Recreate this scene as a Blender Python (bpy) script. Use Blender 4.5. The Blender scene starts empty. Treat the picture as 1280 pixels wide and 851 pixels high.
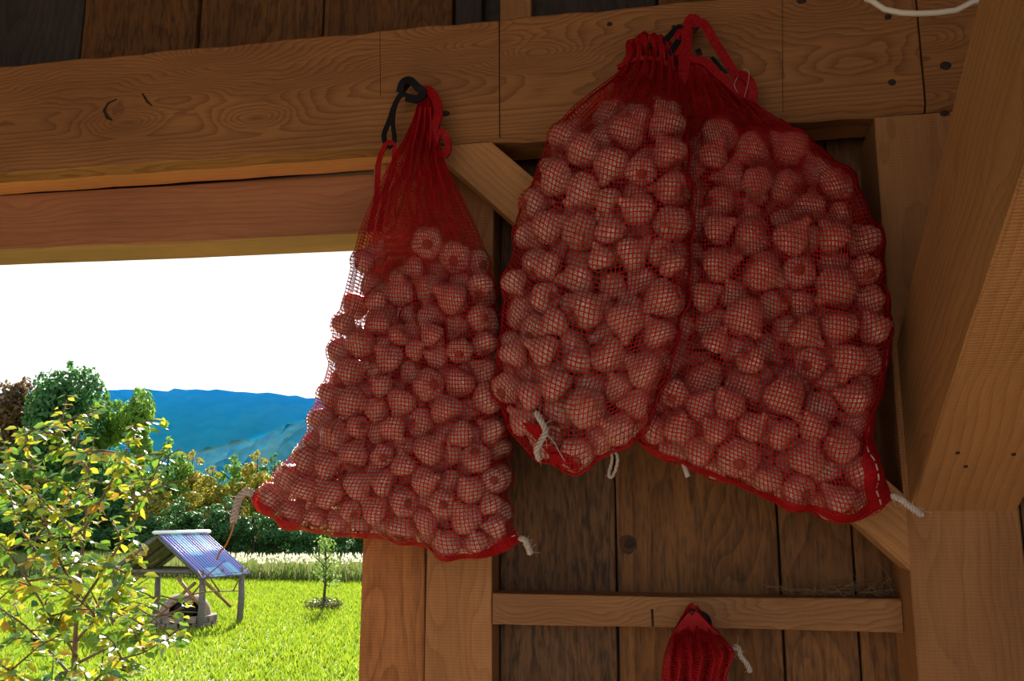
import bpy, math, random
import numpy as np
from mathutils import Vector, Matrix

random.seed(7)
rng = np.random.default_rng(7)
S = bpy.context.scene
COL = S.collection

# ------------------------------------------------------------------ camera
F = 1160.0
PIT = math.atan(225 / F)
cp, sp = math.cos(PIT), math.sin(PIT)
CAM = np.array([0, 0, 1.6])
cam = bpy.data.cameras.new('camera')
cam.sensor_width = 36
cam.lens = F / 1280 * 36
cam.clip_end = 5000
cam.clip_start = 0.02
co = bpy.data.objects.new('camera', cam)
co.location = CAM
co.rotation_euler = (math.pi / 2 + PIT, 0, 0)
COL.objects.link(co)
S.camera = co

# ------------------------------------------------------------------ light
S.view_settings.view_transform = 'Standard'
S.view_settings.look = 'None'
S.view_settings.exposure = 0.38
S.view_settings.gamma = 1
S.view_settings.use_curve_mapping = False
SKY_STRENGTH = 1.1
SUN_STRENGTH = 12.0
SUN_DIR = Vector((-0.13, 0.90, 0.44)).normalized()   # towards the sun
world = bpy.data.worlds.new('sky')
S.world = world
world.use_nodes = True
wn = world.node_tree
wn.nodes.clear()
wo = wn.nodes.new('ShaderNodeOutputWorld')
bg = wn.nodes.new('ShaderNodeBackground')
tc = wn.nodes.new('ShaderNodeTexCoord')
sx = wn.nodes.new('ShaderNodeSeparateXYZ')
rp = wn.nodes.new('ShaderNodeValToRGB')
rp.color_ramp.elements[0].position = 0.0
rp.color_ramp.elements[0].color = (1.0, 0.985, 0.95, 1)
rp.color_ramp.elements[1].position = 1.0
rp.color_ramp.elements[1].color = (0.22, 0.36, 0.62, 1)
e = rp.color_ramp.elements.new(0.3)
e.color = (0.93, 0.94, 0.95, 1)
wn.links.new(tc.outputs['Generated'], sx.inputs[0])
wn.links.new(sx.outputs['Z'], rp.inputs[0])
wn.links.new(rp.outputs[0], bg.inputs['Color'])
bg.inputs['Strength'].default_value = SKY_STRENGTH
wn.links.new(bg.outputs[0], wo.inputs[0])
sl = bpy.data.lights.new('sun', 'SUN')
sl.energy = SUN_STRENGTH
sl.angle = 0.009
sl.color = (1.0, 0.93, 0.8)
so = bpy.data.objects.new('sun', sl)
so.rotation_euler = (-SUN_DIR).to_track_quat('-Z', 'Y').to_euler()
so.location = (0, 20, 30)
COL.objects.link(so)
S.cycles.max_bounces = 8
S.cycles.diffuse_bounces = 5
S.cycles.transmission_bounces = 4
S.cycles.transparent_max_bounces = 8
S.cycles.volume_bounces = 0
S.cycles.use_denoising = True
try:
    S.cycles.volume_step_rate = 4.0
except Exception:
    pass

# ------------------------------------------------------------------ coordinates
PSI = math.atan(0.2)
T = np.array([math.cos(PSI), -math.sin(PSI), 0])
NV = np.array([-math.sin(PSI), -math.cos(PSI), 0])      # out of the wall, towards the camera
O = np.array([0, 1.75, 0])
Z3 = np.array([0, 0, 1.0])


def w(t, n, z):
    return O + T * t + NV * n + Z3 * z


def ray(x, y):
    X = (x - 640) / F
    Y = (425.5 - y) / F
    return np.array([X, cp - Y * sp, sp + Y * cp])


def un(x, y, n):                # point of the plane n in front of the wall -> (t, n, z)
    d = ray(x, y)
    s = ((O + NV * n - CAM) @ NV) / (d @ NV)
    q = CAM + d * s
    return np.array([(q - O) @ T, n, q[2]])


def unt(x, y, t):               # point of the plane t = const
    d = ray(x, y)
    s = ((O + T * t - CAM) @ T) / (d @ T)
    q = CAM + d * s
    return np.array([t, (q - O) @ NV, q[2]])


def uw(x, y, n):
    return w(*un(x, y, n))


GZ = -1.0


def gnd(x, y):
    d = ray(x, y)
    return CAM + d * ((GZ - CAM[2]) / d[2])


def at_y(x, y, dist):
    d = ray(x, y)
    return CAM + d * (dist / d[1])


# ------------------------------------------------------------------ object helpers
def tag(o, label=None, cat=None, group=None, kind=None):
    if label: o['label'] = label
    if cat: o['category'] = cat
    if group: o['group'] = group
    if kind: o['kind'] = kind
    return o


def link(name, me, mat=None, parent=None, M=None):
    if mat and not me.materials:
        me.materials.append(mat)
    o = bpy.data.objects.new(name, me)
    COL.objects.link(o)
    if M is not None:
        o.matrix_world = M
    if parent is not None:
        o.parent = parent
        o.matrix_parent_inverse = Matrix.Identity(4)
        if M is not None:
            o.matrix_local = parent_world(parent).inverted() @ M
        else:
            o.matrix_local = parent_world(parent).inverted()
    return o


PW = {}


def parent_world(p):
    return PW.get(p.name, Matrix.Identity(4))


def remember(o, M):
    PW[o.name] = M.copy()
    return o


def empty(name, loc, label=None, cat=None, group=None, kind=None):
    o = bpy.data.objects.new(name, None)
    o.empty_display_size = 0.05
    COL.objects.link(o)
    o.location = loc
    PW[o.name] = Matrix.Translation(Vector(loc))
    return tag(o, label, cat, group, kind)


def mesh(name, V, Fc, smooth=True):
    me = bpy.data.meshes.new(name)
    me.from_pydata([tuple(v) for v in V], [], [tuple(int(i) for i in f) for f in Fc])
    if smooth:
        me.polygons.foreach_set('use_smooth', [True] * len(me.polygons))
    me.update()
    return me


def mesh_np(name, V, Q, smooth=False):
    """V (n,3), Q (m,k) faces of equal size"""
    V = np.asarray(V, np.float32)
    Q = np.asarray(Q, np.int32)
    me = bpy.data.meshes.new(name)
    k = Q.shape[1]
    me.vertices.add(len(V))
    me.vertices.foreach_set('co', V.ravel())
    me.loops.add(Q.size)
    me.loops.foreach_set('vertex_index', Q.ravel())
    me.polygons.add(len(Q))
    me.polygons.foreach_set('loop_start', np.arange(0, Q.size, k, dtype=np.int32))
    me.polygons.foreach_set('loop_total', np.full(len(Q), k, np.int32))
    if smooth:
        me.polygons.foreach_set('use_smooth', np.ones(len(Q), bool))
    me.update(calc_edges=True)
    return me


def sweep(P, a, b=None, up=None, k=6, closed=False, caps=True):
    """tube along P with half axes a (side) and b (along up); returns V, F lists"""
    P = np.asarray(P, float)
    n = len(P)
    b = a if b is None else b
    a = np.broadcast_to(np.asarray(a, float), (n,))
    b = np.broadcast_to(np.asarray(b, float), (n,))
    Tn = np.gradient(P, axis=0)
    if closed:
        Tn = np.roll(P, -1, 0) - np.roll(P, 1, 0)
    Tn /= np.linalg.norm(Tn, axis=1)[:, None] + 1e-12
    if up is None:
        up = np.array([0.31, -0.8, 0.5])
        U = np.zeros_like(P)
        u = up - Tn[0] * (up @ Tn[0])
        for i in range(n):
            u = u - Tn[i] * (u @ Tn[i])
            u = u / (np.linalg.norm(u) + 1e-12)
            U[i] = u
    else:
        U = np.broadcast_to(np.asarray(up, float), P.shape).copy()
        U -= Tn * np.sum(U * Tn, 1)[:, None]
        U /= np.linalg.norm(U, axis=1)[:, None] + 1e-12
    Sd = np.cross(Tn, U)
    if k == 4:
        ang = np.array([45, 135, 225, 315]) * math.pi / 180
        cs, sn = np.cos(ang) * 1.414, np.sin(ang) * 1.414
    else:
        ang = np.arange(k) * 2 * math.pi / k
        cs, sn = np.cos(ang), np.sin(ang)
    V = P[:, None, :] + Sd[:, None, :] * (a[:, None] * cs[None])[:, :, None] + U[:, None, :] * (b[:, None] * sn[None])[:, :, None]
    V = V.reshape(-1, 3)
    Fc = []
    m = n if closed else n - 1
    for i in range(m):
        j = (i + 1) % n
        for q in range(k):
            Fc.append((i * k + q, i * k + (q + 1) % k, j * k + (q + 1) % k, j * k + q))
    if caps and not closed:
        Fc.append(tuple(range(k))[::-1])
        Fc.append(tuple((n - 1) * k + q for q in range(k)))
    return V, Fc


class MB:
    def __init__(s):
        s.V = []
        s.F = []

    def add(s, V, Fc):
        o = len(s.V)
        s.V += [tuple(v) for v in V]
        s.F += [tuple(i + o for i in f) for f in Fc]
        return s

    def tube(s, P, a, b=None, up=None, k=6, closed=False):
        return s.add(*sweep(P, a, b, up, k, closed))

    def box(s, c, ex, ey, ez):
        c, ex, ey, ez = map(np.asarray, (c, ex, ey, ez))
        V = [c + i * ex + j * ey + l * ez for l in (-1, 1) for j in (-1, 1) for i in (-1, 1)]
        return s.add(V, [(0, 2, 3, 1), (4, 5, 7, 6), (0, 1, 5, 4), (2, 6, 7, 3), (0, 4, 6, 2), (1, 3, 7, 5)])

    def build(s, name, mat, parent=None, smooth=True):
        return link(name, mesh(name, s.V, s.F, smooth), mat, parent)


def spline(P, n):
    """Catmull-Rom resample to n points, even in arc length"""
    P = np.asarray(P, float)
    Q = np.vstack([2 * P[0] - P[1], P, 2 * P[-1] - P[-2]])
    out = []
    for i in range(1, len(Q) - 2):
        for t in np.linspace(0, 1, 12, endpoint=False):
            a, b, c, d = Q[i - 1], Q[i], Q[i + 1], Q[i + 2]
            out.append(0.5 * ((2 * b) + (c - a) * t + (2 * a - 5 * b + 4 * c - d) * t * t + (3 * b - a - 3 * c + d) * t ** 3))
    out.append(P[-1])
    out = np.array(out)
    L = np.concatenate([[0], np.cumsum(np.linalg.norm(np.diff(out, axis=0), axis=1))])
    s = np.linspace(0, L[-1], n)
    return np.stack([np.interp(s, L, out[:, k]) for k in range(out.shape[1])], 1)


# ------------------------------------------------------------------ materials
class NT:
    def __init__(s, name):
        s.m = bpy.data.materials.new(name)
        s.m.use_nodes = True
        s.t = s.m.node_tree
        s.t.nodes.clear()
        s.out = s.n('OutputMaterial')

    def n(s, typ, inp=None, **attrs):
        nd = s.t.nodes.new('ShaderNode' + typ)
        for k, v in attrs.items():
            setattr(nd, k, v)
        for k, v in (inp or {}).items():
            if hasattr(v, 'is_linked'):
                s.t.links.new(v, nd.inputs[k])
            else:
                nd.inputs[k].default_value = v
        return nd

    def math(s, op, a, b=0.0, c=0.0, clamp=False):
        return s.n('Math', {0: a, 1: b, 2: c}, operation=op, use_clamp=clamp).outputs[0]

    def vmath(s, op, a, b=(0, 0, 0)):
        return s.n('VectorMath', {0: a, 1: b}, operation=op).outputs[0]

    def ramp(s, f, stops):
        r = s.n('ValToRGB', {0: f})
        els = r.color_ramp.elements
        for i, (p, c) in enumerate(stops):
            el = els[i] if i < 2 else els.new(p)
            el.position = p
            el.color = (c[0], c[1], c[2], 1)
        return r.outputs[0]

    def mix(s, f, a, b, mode='MIX'):
        nd = s.n('Mix', data_type='RGBA', blend_type=mode)
        for k, v in ((0, f), (6, a), (7, b)):
            if hasattr(v, 'is_linked'):
                s.t.links.new(v, nd.inputs[k])
            else:
                nd.inputs[k].default_value = v if k == 0 else (v[0], v[1], v[2], 1)
        return nd.outputs[2]

    def maprange(s, v, a, b, c=0.0, d=1.0):
        return s.n('MapRange', {0: v, 1: a, 2: b, 3: c, 4: d}).outputs[0]

    def finish(s, sh):
        s.t.links.new(sh, s.out.inputs[0])
        return s.m


def wood(name, light, dark, ring=34.0, centre=(0.07, 0.05), knots=1.0, weather=0.0, saw=0.0, wob=0.03, vary=0.25, rough=0.75, contrast=1.0):
    s = NT(name)
    tc = s.n('TexCoord')
    oi = s.n('ObjectInfo')
    off = s.n('CombineXYZ', {0: s.math('MULTIPLY', oi.outputs['Random'], 37.0), 1: 0.0, 2: 0.0}).outputs[0]
    p = s.vmath('ADD', tc.outputs['Object'], off)
    # knots: far spaced cells along the plank
    vk = s.n('TexVoronoi', {'Vector': s.vmath('MULTIPLY', p, (2.6, 9.0, 9.0)), 'Scale': 1.0, 'Randomness': 0.8}, feature='F1')
    kd = vk.outputs['Distance']
    kb = s.math('POWER', 2.718, s.math('MULTIPLY', s.math('MULTIPLY', kd, kd), -14.0))
    # slow wander of the grain
    n1 = s.n('TexNoise', {'Vector': s.vmath('MULTIPLY', p, (1.6, 5.0, 5.0)), 'Scale': 1.0, 'Detail': 2.0})
    n2 = s.n('TexNoise', {'Vector': s.vmath('MULTIPLY', p, (7.0, 22.0, 22.0)), 'Scale': 1.0, 'Detail': 2.0})
    sep = s.n('SeparateXYZ', {0: tc.outputs['Object']})
    wv = s.math('ADD', s.math('MULTIPLY', s.math('SUBTRACT', n1.outputs[0], 0.5), wob * 4), s.math('MULTIPLY', s.math('SUBTRACT', n2.outputs[0], 0.5), wob * 0.5))
    wv = s.math('ADD', wv, s.math('MULTIPLY', kb, 0.05 * knots))
    yy = s.math('ADD', sep.outputs[1], s.math('ADD', wv, centre[0]))
    zz = s.math('ADD', sep.outputs[2], s.math('ADD', wv, centre[1]))
    rad = s.math('SQRT', s.math('ADD', s.math('MULTIPLY', yy, yy), s.math('MULTIPLY', zz, zz)))
    ph = s.math('FRACT', s.math('MULTIPLY', rad, ring * 3.0))
    late = s.math('POWER', ph, 2.2)
    # rise, then a soft fall so the line is sharp on one side only
    late = s.math('MULTIPLY', late, s.maprange(ph, 1.0, 0.93))
    fib = s.n('TexNoise', {'Vector': s.vmath('MULTIPLY', p, (14.0, 420.0, 420.0)), 'Scale': 1.0, 'Detail': 3.0, 'Roughness': 0.6}).outputs[0]
    blot = s.n('TexNoise', {'Vector': s.vmath('MULTIPLY', p, (2.2, 9.0, 9.0)), 'Scale': 1.0, 'Detail': 4.0}).outputs[0]
    f = s.math('ADD', s.math('MULTIPLY', late, 0.75 * contrast), s.math('MULTIPLY', s.math('SUBTRACT', fib, 0.42), 1.1), clamp=True)
    col = s.mix(f, light, dark)
    col = s.mix(s.math('MULTIPLY', s.maprange(blot, 0.35, 0.75), 0.45), col, [c * 0.55 for c in dark])
    kn = s.math('MULTIPLY', s.maprange(kd, 0.17, 0.09), knots, clamp=True)
    kn = s.math('MULTIPLY', kn, s.maprange(vk.outputs['Color'], 0.45, 0.55))
    col = s.mix(s.math('MULTIPLY', kn, 0.7), col, [dark[0] * 0.42, dark[1] * 0.34, dark[2] * 0.3])
    if weather > 0:
        w1 = s.n('TexNoise', {'Vector': s.vmath('MULTIPLY', p, (5.0, 60.0, 60.0)), 'Scale': 1.0, 'Detail': 6.0, 'Roughness': 0.75}).outputs[0]
        w2_ = s.n('TexNoise', {'Vector': s.vmath('MULTIPLY', p, (30.0, 150.0, 150.0)), 'Scale': 1.0, 'Detail': 3.0}).outputs[0]
        m1 = s.math('MULTIPLY', s.maprange(s.math('MULTIPLY', w1, w2_), 0.2, 0.36), weather, clamp=True)
        col = s.mix(m1, col, (0.03, 0.02, 0.013))
    val = s.math('ADD', 1.0 - vary, s.math('MULTIPLY', oi.outputs['Random'], 2 * vary))
    col = s.mix(1.0, col, s.n('CombineColor', {0: val, 1: val, 2: val}).outputs[0], 'MULTIPLY')
    h = s.math('ADD', s.math('MULTIPLY', fib, 0.6), s.math('MULTIPLY', late, -0.35))
    if saw > 0:
        wvs = s.n('TexWave', {'Vector': s.vmath('MULTIPLY', p, (1.0, 0.12, 0.12)), 'Scale': 55.0, 'Distortion': 2.5, 'Detail': 2.0, 'Detail Scale': 1.5}, wave_type='BANDS', bands_direction='X')
        h = s.math('ADD', h, s.math('MULTIPLY', wvs.outputs['Fac'], saw))
    bp = s.n('Bump', {'Height': h, 'Strength': 0.6, 'Distance': 0.002})
    b = s.n('BsdfPrincipled', {'Base Color': col, 'Roughness': rough, 'Normal': bp.outputs[0]})
    b.inputs['Specular IOR Level'].default_value = 0.25
    return s.finish(b.outputs[0])


def plain(name, col, rough=0.6, noise=0.0, scale=30.0, col2=None, metal=0.0, bump=0.0, trans=0.0, spec=0.4):
    s = NT(name)
    tc = s.n('TexCoord')
    c = s.n('RGB').outputs[0]
    c.default_value = (*col, 1)
    nz = s.n('TexNoise', {'Vector': tc.outputs['Object'], 'Scale': scale, 'Detail': 4.0}).outputs[0]
    if noise > 0 or col2:
        c2 = col2 or [x * (1 - noise) for x in col]
        c = s.mix(s.maprange(nz, 0.35, 0.68), col, c2)
    b = s.n('BsdfPrincipled', {'Base Color': c, 'Roughness': rough, 'Metallic': metal})
    b.inputs['Specular IOR Level'].default_value = spec
    if bump > 0:
        bp = s.n('Bump', {'Height': nz, 'Strength': 0.5, 'Distance': bump})
        s.t.links.new(bp.outputs[0], b.inputs['Normal'])
    sh = b.outputs[0]
    if trans > 0:
        tr = s.n('BsdfTranslucent', {'Color': c})
        sh = s.n('MixShader', {0: trans, 1: sh, 2: tr.outputs[0]}).outputs[0]
    return s.finish(sh)


def leafmat(name, cols, trans=0.5, rough=0.45, scale=0.6, tcol=None, gloss=0.3):
    """colour varies piece by piece (random per island) between cols; light passes through"""
    s = NT(name)
    g = s.n('NewGeometry')
    oi = s.n('ObjectInfo')
    rnd = s.math('FRACT', s.math('ADD', g.outputs['Random Per Island'], s.math('MULTIPLY', oi.outputs['Random'], 7.3)))
    n = len(cols)
    c = s.ramp(rnd, [(i / (n - 1), cc) for i, cc in enumerate(cols)])
    b = s.n('BsdfPrincipled', {'Base Color': c, 'Roughness': rough})
    b.inputs['Specular IOR Level'].default_value = gloss
    tcx = s.mix(1.0, c, tcol, 'MULTIPLY') if tcol else c
    tr = s.n('BsdfTranslucent', {'Color': tcx})
    return s.finish(s.n('MixShader', {0: trans, 1: b.outputs[0], 2: tr.outputs[0]}).outputs[0])


M_BEAM = wood('wood_beam', (0.34, 0.155, 0.055), (0.15, 0.058, 0.019), ring=40, centre=(0.03, 0.02), knots=1.0, wob=0.045, saw=0.05, vary=0.08)
M_HEAD = wood('wood_header', (0.35, 0.15, 0.07), (0.19, 0.075, 0.035), ring=22, knots=0.7, wob=0.02, vary=0.08, contrast=0.6)
M_FRESH_LIT = wood('wood_fresh_lit', (0.6, 0.27, 0.09), (0.42, 0.17, 0.055), ring=22, knots=0.7, vary=0.05, contrast=0.5)  # fresh wood, lightened to stand in for warm bounce light from below
M_POST = wood('wood_post', (0.38, 0.185, 0.075), (0.2, 0.085, 0.03), ring=24, centre=(0.05, 0.06), knots=0.6, saw=0.3, vary=0.1, contrast=0.6)
M_BRACE = wood('wood_brace', (0.42, 0.21, 0.082), (0.25, 0.11, 0.04), ring=22, centre=(0.09, 0.1), knots=0.5, saw=0.45, vary=0.1, contrast=0.8)
M_DOOR = wood('wood_door_post', (0.4, 0.17, 0.06), (0.23, 0.085, 0.028), ring=20, knots=0.6, saw=0.3, vary=0.08, weather=0.25)
M_PLANK = wood('wood_plank', (0.23, 0.105, 0.036), (0.1, 0.042, 0.015), ring=16, centre=(0.1, 0.03), knots=1.0, weather=0.6, wob=0.04, vary=0.2)
M_OLD = wood('wood_old', (0.16, 0.082, 0.038), (0.075, 0.036, 0.018), ring=18, knots=0.6, weather=0.9, vary=0.12)
M_GREY = wood('wood_grey', (0.06, 0.05, 0.05), (0.03, 0.025, 0.025), ring=18, knots=0.4, weather=0.5, vary=0.15)
M_SHELF = wood('wood_girt', (0.36, 0.18, 0.075), (0.2, 0.09, 0.035), ring=60, centre=(0.1, 0.13), knots=0.2, saw=0.15, vary=0.05, wob=0.05)
M_FLOOR = wood('wood_floor', (0.78, 0.62, 0.42), (0.66, 0.5, 0.32), ring=20, vary=0.05, knots=0.2)  # unseen floor, kept very pale to bounce sunlight up onto the undersides
M_DARK = plain('nail_iron', (0.02, 0.018, 0.02), 0.5, metal=0.4)
M_KNOT = plain('knot_dark', (0.035, 0.016, 0.008), 0.8, noise=0.5, scale=120)
M_NET = plain('net_red', (0.72, 0.012, 0.022), 0.45, noise=0.2, scale=60, trans=0.45)
M_TAPE = plain('tape_red', (0.58, 0.009, 0.016), 0.55, noise=0.45, scale=220, trans=0.5, bump=0.002, spec=0.25)
M_STRING = plain('string_white', (0.6, 0.52, 0.47), 0.8, noise=0.3, scale=300, trans=0.2)
M_TWINE = plain('twine_orange', (0.45, 0.2, 0.09), 0.8, trans=0.2)
M_BLACK = plain('strap_black', (0.006, 0.006, 0.009), 0.6, spec=0.15)
M_CABLE = plain('cable_white', (0.6, 0.57, 0.52), 0.45)

# garlic skin: papery with meridian streaks
s = NT('garlic_skin')
tc = s.n('TexCoord')
oi = s.n('ObjectInfo')
sep = s.n('SeparateXYZ', {0: tc.outputs['Object']})
an = s.math('ARCTAN2', sep.outputs[1], sep.outputs[0])
pv = s.n('CombineXYZ', {0: s.math('MULTIPLY', s.math('COSINE', an), 9.0), 1: s.math('MULTIPLY', s.math('SINE', an), 9.0), 2: s.math('MULTIPLY', sep.outputs[2], 26.0)}).outputs[0]
pv = s.vmath('ADD', pv, s.n('CombineXYZ', {0: s.math('MULTIPLY', oi.outputs['Random'], 50.0)}).outputs[0])
st = s.n('TexNoise', {'Vector': pv, 'Scale': 1.0, 'Detail': 4.0}).outputs[0]
bl = s.n('TexNoise', {'Vector': s.vmath('ADD', tc.outputs['Object'], s.n('CombineXYZ', {0: oi.outputs['Random']}).outputs[0]), 'Scale': 45.0, 'Detail': 3.0}).outputs[0]
c = s.ramp(st, [(0.3, (0.19, 0.085, 0.06)), (0.48, (0.43, 0.265, 0.2)), (0.66, (0.74, 0.58, 0.49))])  # streak contrast raised to paint in some highlight and shade on the bulbs
c = s.mix(s.math('MULTIPLY', s.maprange(bl, 0.5, 0.72), 0.6), c, (0.27, 0.12, 0.07))
b = s.n('BsdfPrincipled', {'Base Color': c, 'Roughness': 0.27, 'Normal': s.n('Bump', {'Height': st, 'Strength': 0.3, 'Distance': 0.001}).outputs[0]})
b.inputs['Specular IOR Level'].default_value = 0.45
M_SKIN = s.finish(b.outputs[0])
M_STEM = plain('garlic_stem', (0.45, 0.28, 0.19), 0.6, scale=3, col2=(0.3, 0.16, 0.09))
M_ROOT = plain('garlic_root', (0.26, 0.15, 0.09), 0.9, noise=0.6, scale=250)


# ------------------------------------------------------------------ timbers
def timber(name, A, B, up, h, d, mat, parent=None, cutA=None, cutB=None, ch=0.002, wane=None, wob=0.0012, segs=14, seed=0):
    """a sawn piece from A to B (centre line); h along up, d across; cut = plane normal of the end"""
    A, B, up = (np.asarray(v, float) for v in (A, B, up))
    ex = B - A
    L = np.linalg.norm(ex)
    ex /= L
    ez = up - ex * (up @ ex)
    ez /= np.linalg.norm(ez)
    ey = np.cross(ez, ex)
    C0 = (A + B) / 2
    r = random.Random(seed + hash(name) % 1 + int(L * 1e4))
    V, Fc = [], []
    ph = [r.uniform(0, 9) for _ in range(8)]
    for i in range(segs + 1):
        f = i / segs
        x = (f - 0.5) * L
        c1 = ch
        cb = ch if wane is None else max(ch, wane(f))
        sec = [(-d / 2 + cb, -h / 2), (d / 2 - c1, -h / 2), (d / 2, -h / 2 + c1), (d / 2, h / 2 - c1),
               (d / 2 - c1, h / 2), (-d / 2 + c1, h / 2), (-d / 2, h / 2 - c1), (-d / 2, -h / 2 + cb)]
        for q, (y, z) in enumerate(sec):
            y += wob * math.sin(f * L * 9 + ph[q // 2 * 2]) * r.uniform(.3, 1)
            z += wob * math.sin(f * L * 7 + ph[q]) * r.uniform(.3, 1)
            xx = x
            off = ey * y + ez * z
            if i == 0 and cutA is not None:
                xx = -L / 2 - (off @ cutA) / (ex @ cutA)
            if i == segs and cutB is not None:
                xx = L / 2 - (off @ cutB) / (ex @ cutB)
            V.append((xx, y, z))
    for i in range(segs):
        for q in range(8):
            a, b2 = i * 8 + q, i * 8 + (q + 1) % 8
            Fc.append((a, b2, b2 + 8, a + 8))
    Fc.append(tuple(range(7, -1, -1)))
    Fc.append(tuple(segs * 8 + q for q in range(8)))
    # fix orientation: ey = ez x ex ; section order is counter-clockwise seen from +x? flip
    Fc = [f[::-1] for f in Fc]
    me = mesh(name, V, Fc, smooth=False)
    me.materials.append(mat)
    M = Matrix(((ex[0], ey[0], ez[0], C0[0]), (ex[1], ey[1], ez[1], C0[1]), (ex[2], ey[2], ez[2], C0[2]), (0, 0, 0, 1)))
    o = link(name, me, None, parent, M)
    import bmesh
    bm = bmesh.new()
    bm.from_mesh(me)
    bmesh.ops.recalc_face_normals(bm, faces=bm.faces)
    bm.to_mesh(me)
    bm.free()
    remember(o, M)
    return o


def wt(name, t0, t1, n0, n1, z0, z1, mat, axis='t', parent=None, **k):
    """wall-aligned timber between t0..t1, n0..n1, z0..z1; axis = grain direction"""
    tm, nm, zm = (t0 + t1) / 2, (n0 + n1) / 2, (z0 + z1) / 2
    if axis == 't':
        return timber(name, w(t0, nm, zm), w(t1, nm, zm), Z3, z1 - z0, abs(n1 - n0), mat, parent, **k)
    if axis == 'z':
        return timber(name, w(tm, nm, z0), w(tm, nm, z1), T, t1 - t0, abs(n1 - n0), mat, parent, **k)
    return timber(name, w(tm, n0, zm), w(tm, n1, zm), Z3, z1 - z0, t1 - t0, mat, parent, **k)


def spot(x, y, n, r, mat, parent, name, stretch=1.0, depth=0.0016):
    """a shallow dark disc (nail head, knot hole) seated in a face of the wall"""
    c = un(x, y, n)
    k = 12
    V, Fc = [], []
    rr = random.Random(int(x * 7 + y))
    for ring, (rf, dn) in enumerate(((1.0, 0.0), (0.8, depth), (0.35, depth * 0.6))):
        for q in range(k):
            a = q * 2 * math.pi / k
            j = rr.uniform(.85, 1.1)
            V.append(w(c[0] + r * stretch * rf * j * math.cos(a), n + dn, c[2] + r * rf * j * math.sin(a)))
    for ring in (0, 1):
        for q in range(k):
            Fc.append((ring * k + q, ring * k + (q + 1) % k, ring * k + k + (q + 1) % k, ring * k + k + q))
    Fc.append(tuple(2 * k + q for q in range(k)))
    return link(name, mesh(name, V, Fc), mat, parent)


# ---- main beam: z from 2.36 to 2.635, slightly falling to the right
def zb(t): return 2.357 - 0.010 * (t + 0.3)
def ztop(t): return 2.628 - 0.013 * (t + 0.9)
tE = 0.776


def beam(name, t0, t1, n0, n1, mat, z0f, z1f, **k):
    a = w(t0, (n0 + n1) / 2, (z0f(t0) + z1f(t0)) / 2)
    b = w(t1, (n0 + n1) / 2, (z0f(t1) + z1f(t1)) / 2)
    return timber(name, a, b, Z3, (z1f(t0) - z0f(t0) + z1f(t1) - z0f(t1)) / 2, abs(n1 - n0), mat, **k)


def beam_mesh(t0, t1, n0, n1, wanef, segs):
    """long horizontal beam with a front lower wane, local x along the grain"""
    V, Fc = [], []
    tm = (t0 + t1) / 2
    zm = (zb(tm) + ztop(tm)) / 2
    base = w(tm, (n0 + n1) / 2, zm)
    r = random.Random(5)
    for i in range(segs + 1):
        t = t0 + (t1 - t0) * i / segs
        c = wanef(t)
        z0, z1 = zb(t), ztop(t) + 0.0015 * math.sin(t * 23) + 0.002 * math.sin(t * 61) * r.uniform(.2, 1)
        z0 += 0.001 * math.sin(t * 31) - 0.3 * max(0, c - .004)
        y0, y1 = n0, n1
        sec = [(y0, z0 + c * 1.0), (y0, z1 - 0.004), (y0 - 0.004, z1), (y1, z1), (y1, z0), (y0 - c * 0.75, z0)]
        for n, z in sec:
            V.append((t - tm, n - (n0 + n1) / 2, z - zm))
    for i in range(segs):
        for q in range(6):
            a, b2 = i * 6 + q, i * 6 + (q + 1) % 6
            Fc.append((a, b2, b2 + 6, a + 6))
    Fc.append(tuple(range(5, -1, -1)))
    Fc.append(tuple(segs * 6 + q for q in range(6)))
    me = mesh('timber_beam', V, Fc, smooth=False)
    import bmesh
    bm = bmesh.new()
    bm.from_mesh(me)
    bmesh.ops.recalc_face_normals(bm, faces=bm.faces)
    bm.to_mesh(me)
    bm.free()
    M = Matrix(((T[0], NV[0], 0, base[0]), (T[1], NV[1], 0, base[1]), (0, 0, 1, base[2]), (0, 0, 0, 1)))
    return me, M


def put_beam(name, t0, t1, n0, n1, wanef, segs, mat, label):
    me, M = beam_mesh(t0, t1, n0, n1, wanef, segs)
    # T x NV x Z is left handed: mirror handled by flipping normals
    me.flip_normals()
    o = link(name, me, mat, None, M)
    remember(o, M)
    return tag(o, label, 'beam')


def wanef(t): return 0.003 + 0.017 * max(0, min(1, (t + 0.19) / 0.1)) * (1 + 0.22 * math.sin(t * 21) + 0.15 * math.sin(t * 47))


main_beam = put_beam('timber_beam', -2.4, tE, 0.0, -0.05, wanef, 110, M_BEAM,
                     'long brown horizontal beam with swirling grain that the garlic sacks hang on')
beam2 = put_beam('timber_beam', tE + 0.004, 1.5, -0.001, -0.05, wanef, 24, M_BEAM,
                 'short beam end butted against the long beam, behind the leaning brace')
beam3 = put_beam('timber_beam', -2.4, 1.5, -0.053, -0.12, lambda t: 0.003, 60, M_FRESH_LIT,
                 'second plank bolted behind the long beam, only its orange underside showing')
header = beam('door_header', -2.4, -0.17, -0.121, -0.25, M_HEAD, lambda t: 2.203 - .027 * (t + .3), lambda t: zb(t) - .0006, segs=30)
tag(header, 'reddish header board across the top of the open doorway', 'beam')
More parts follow.
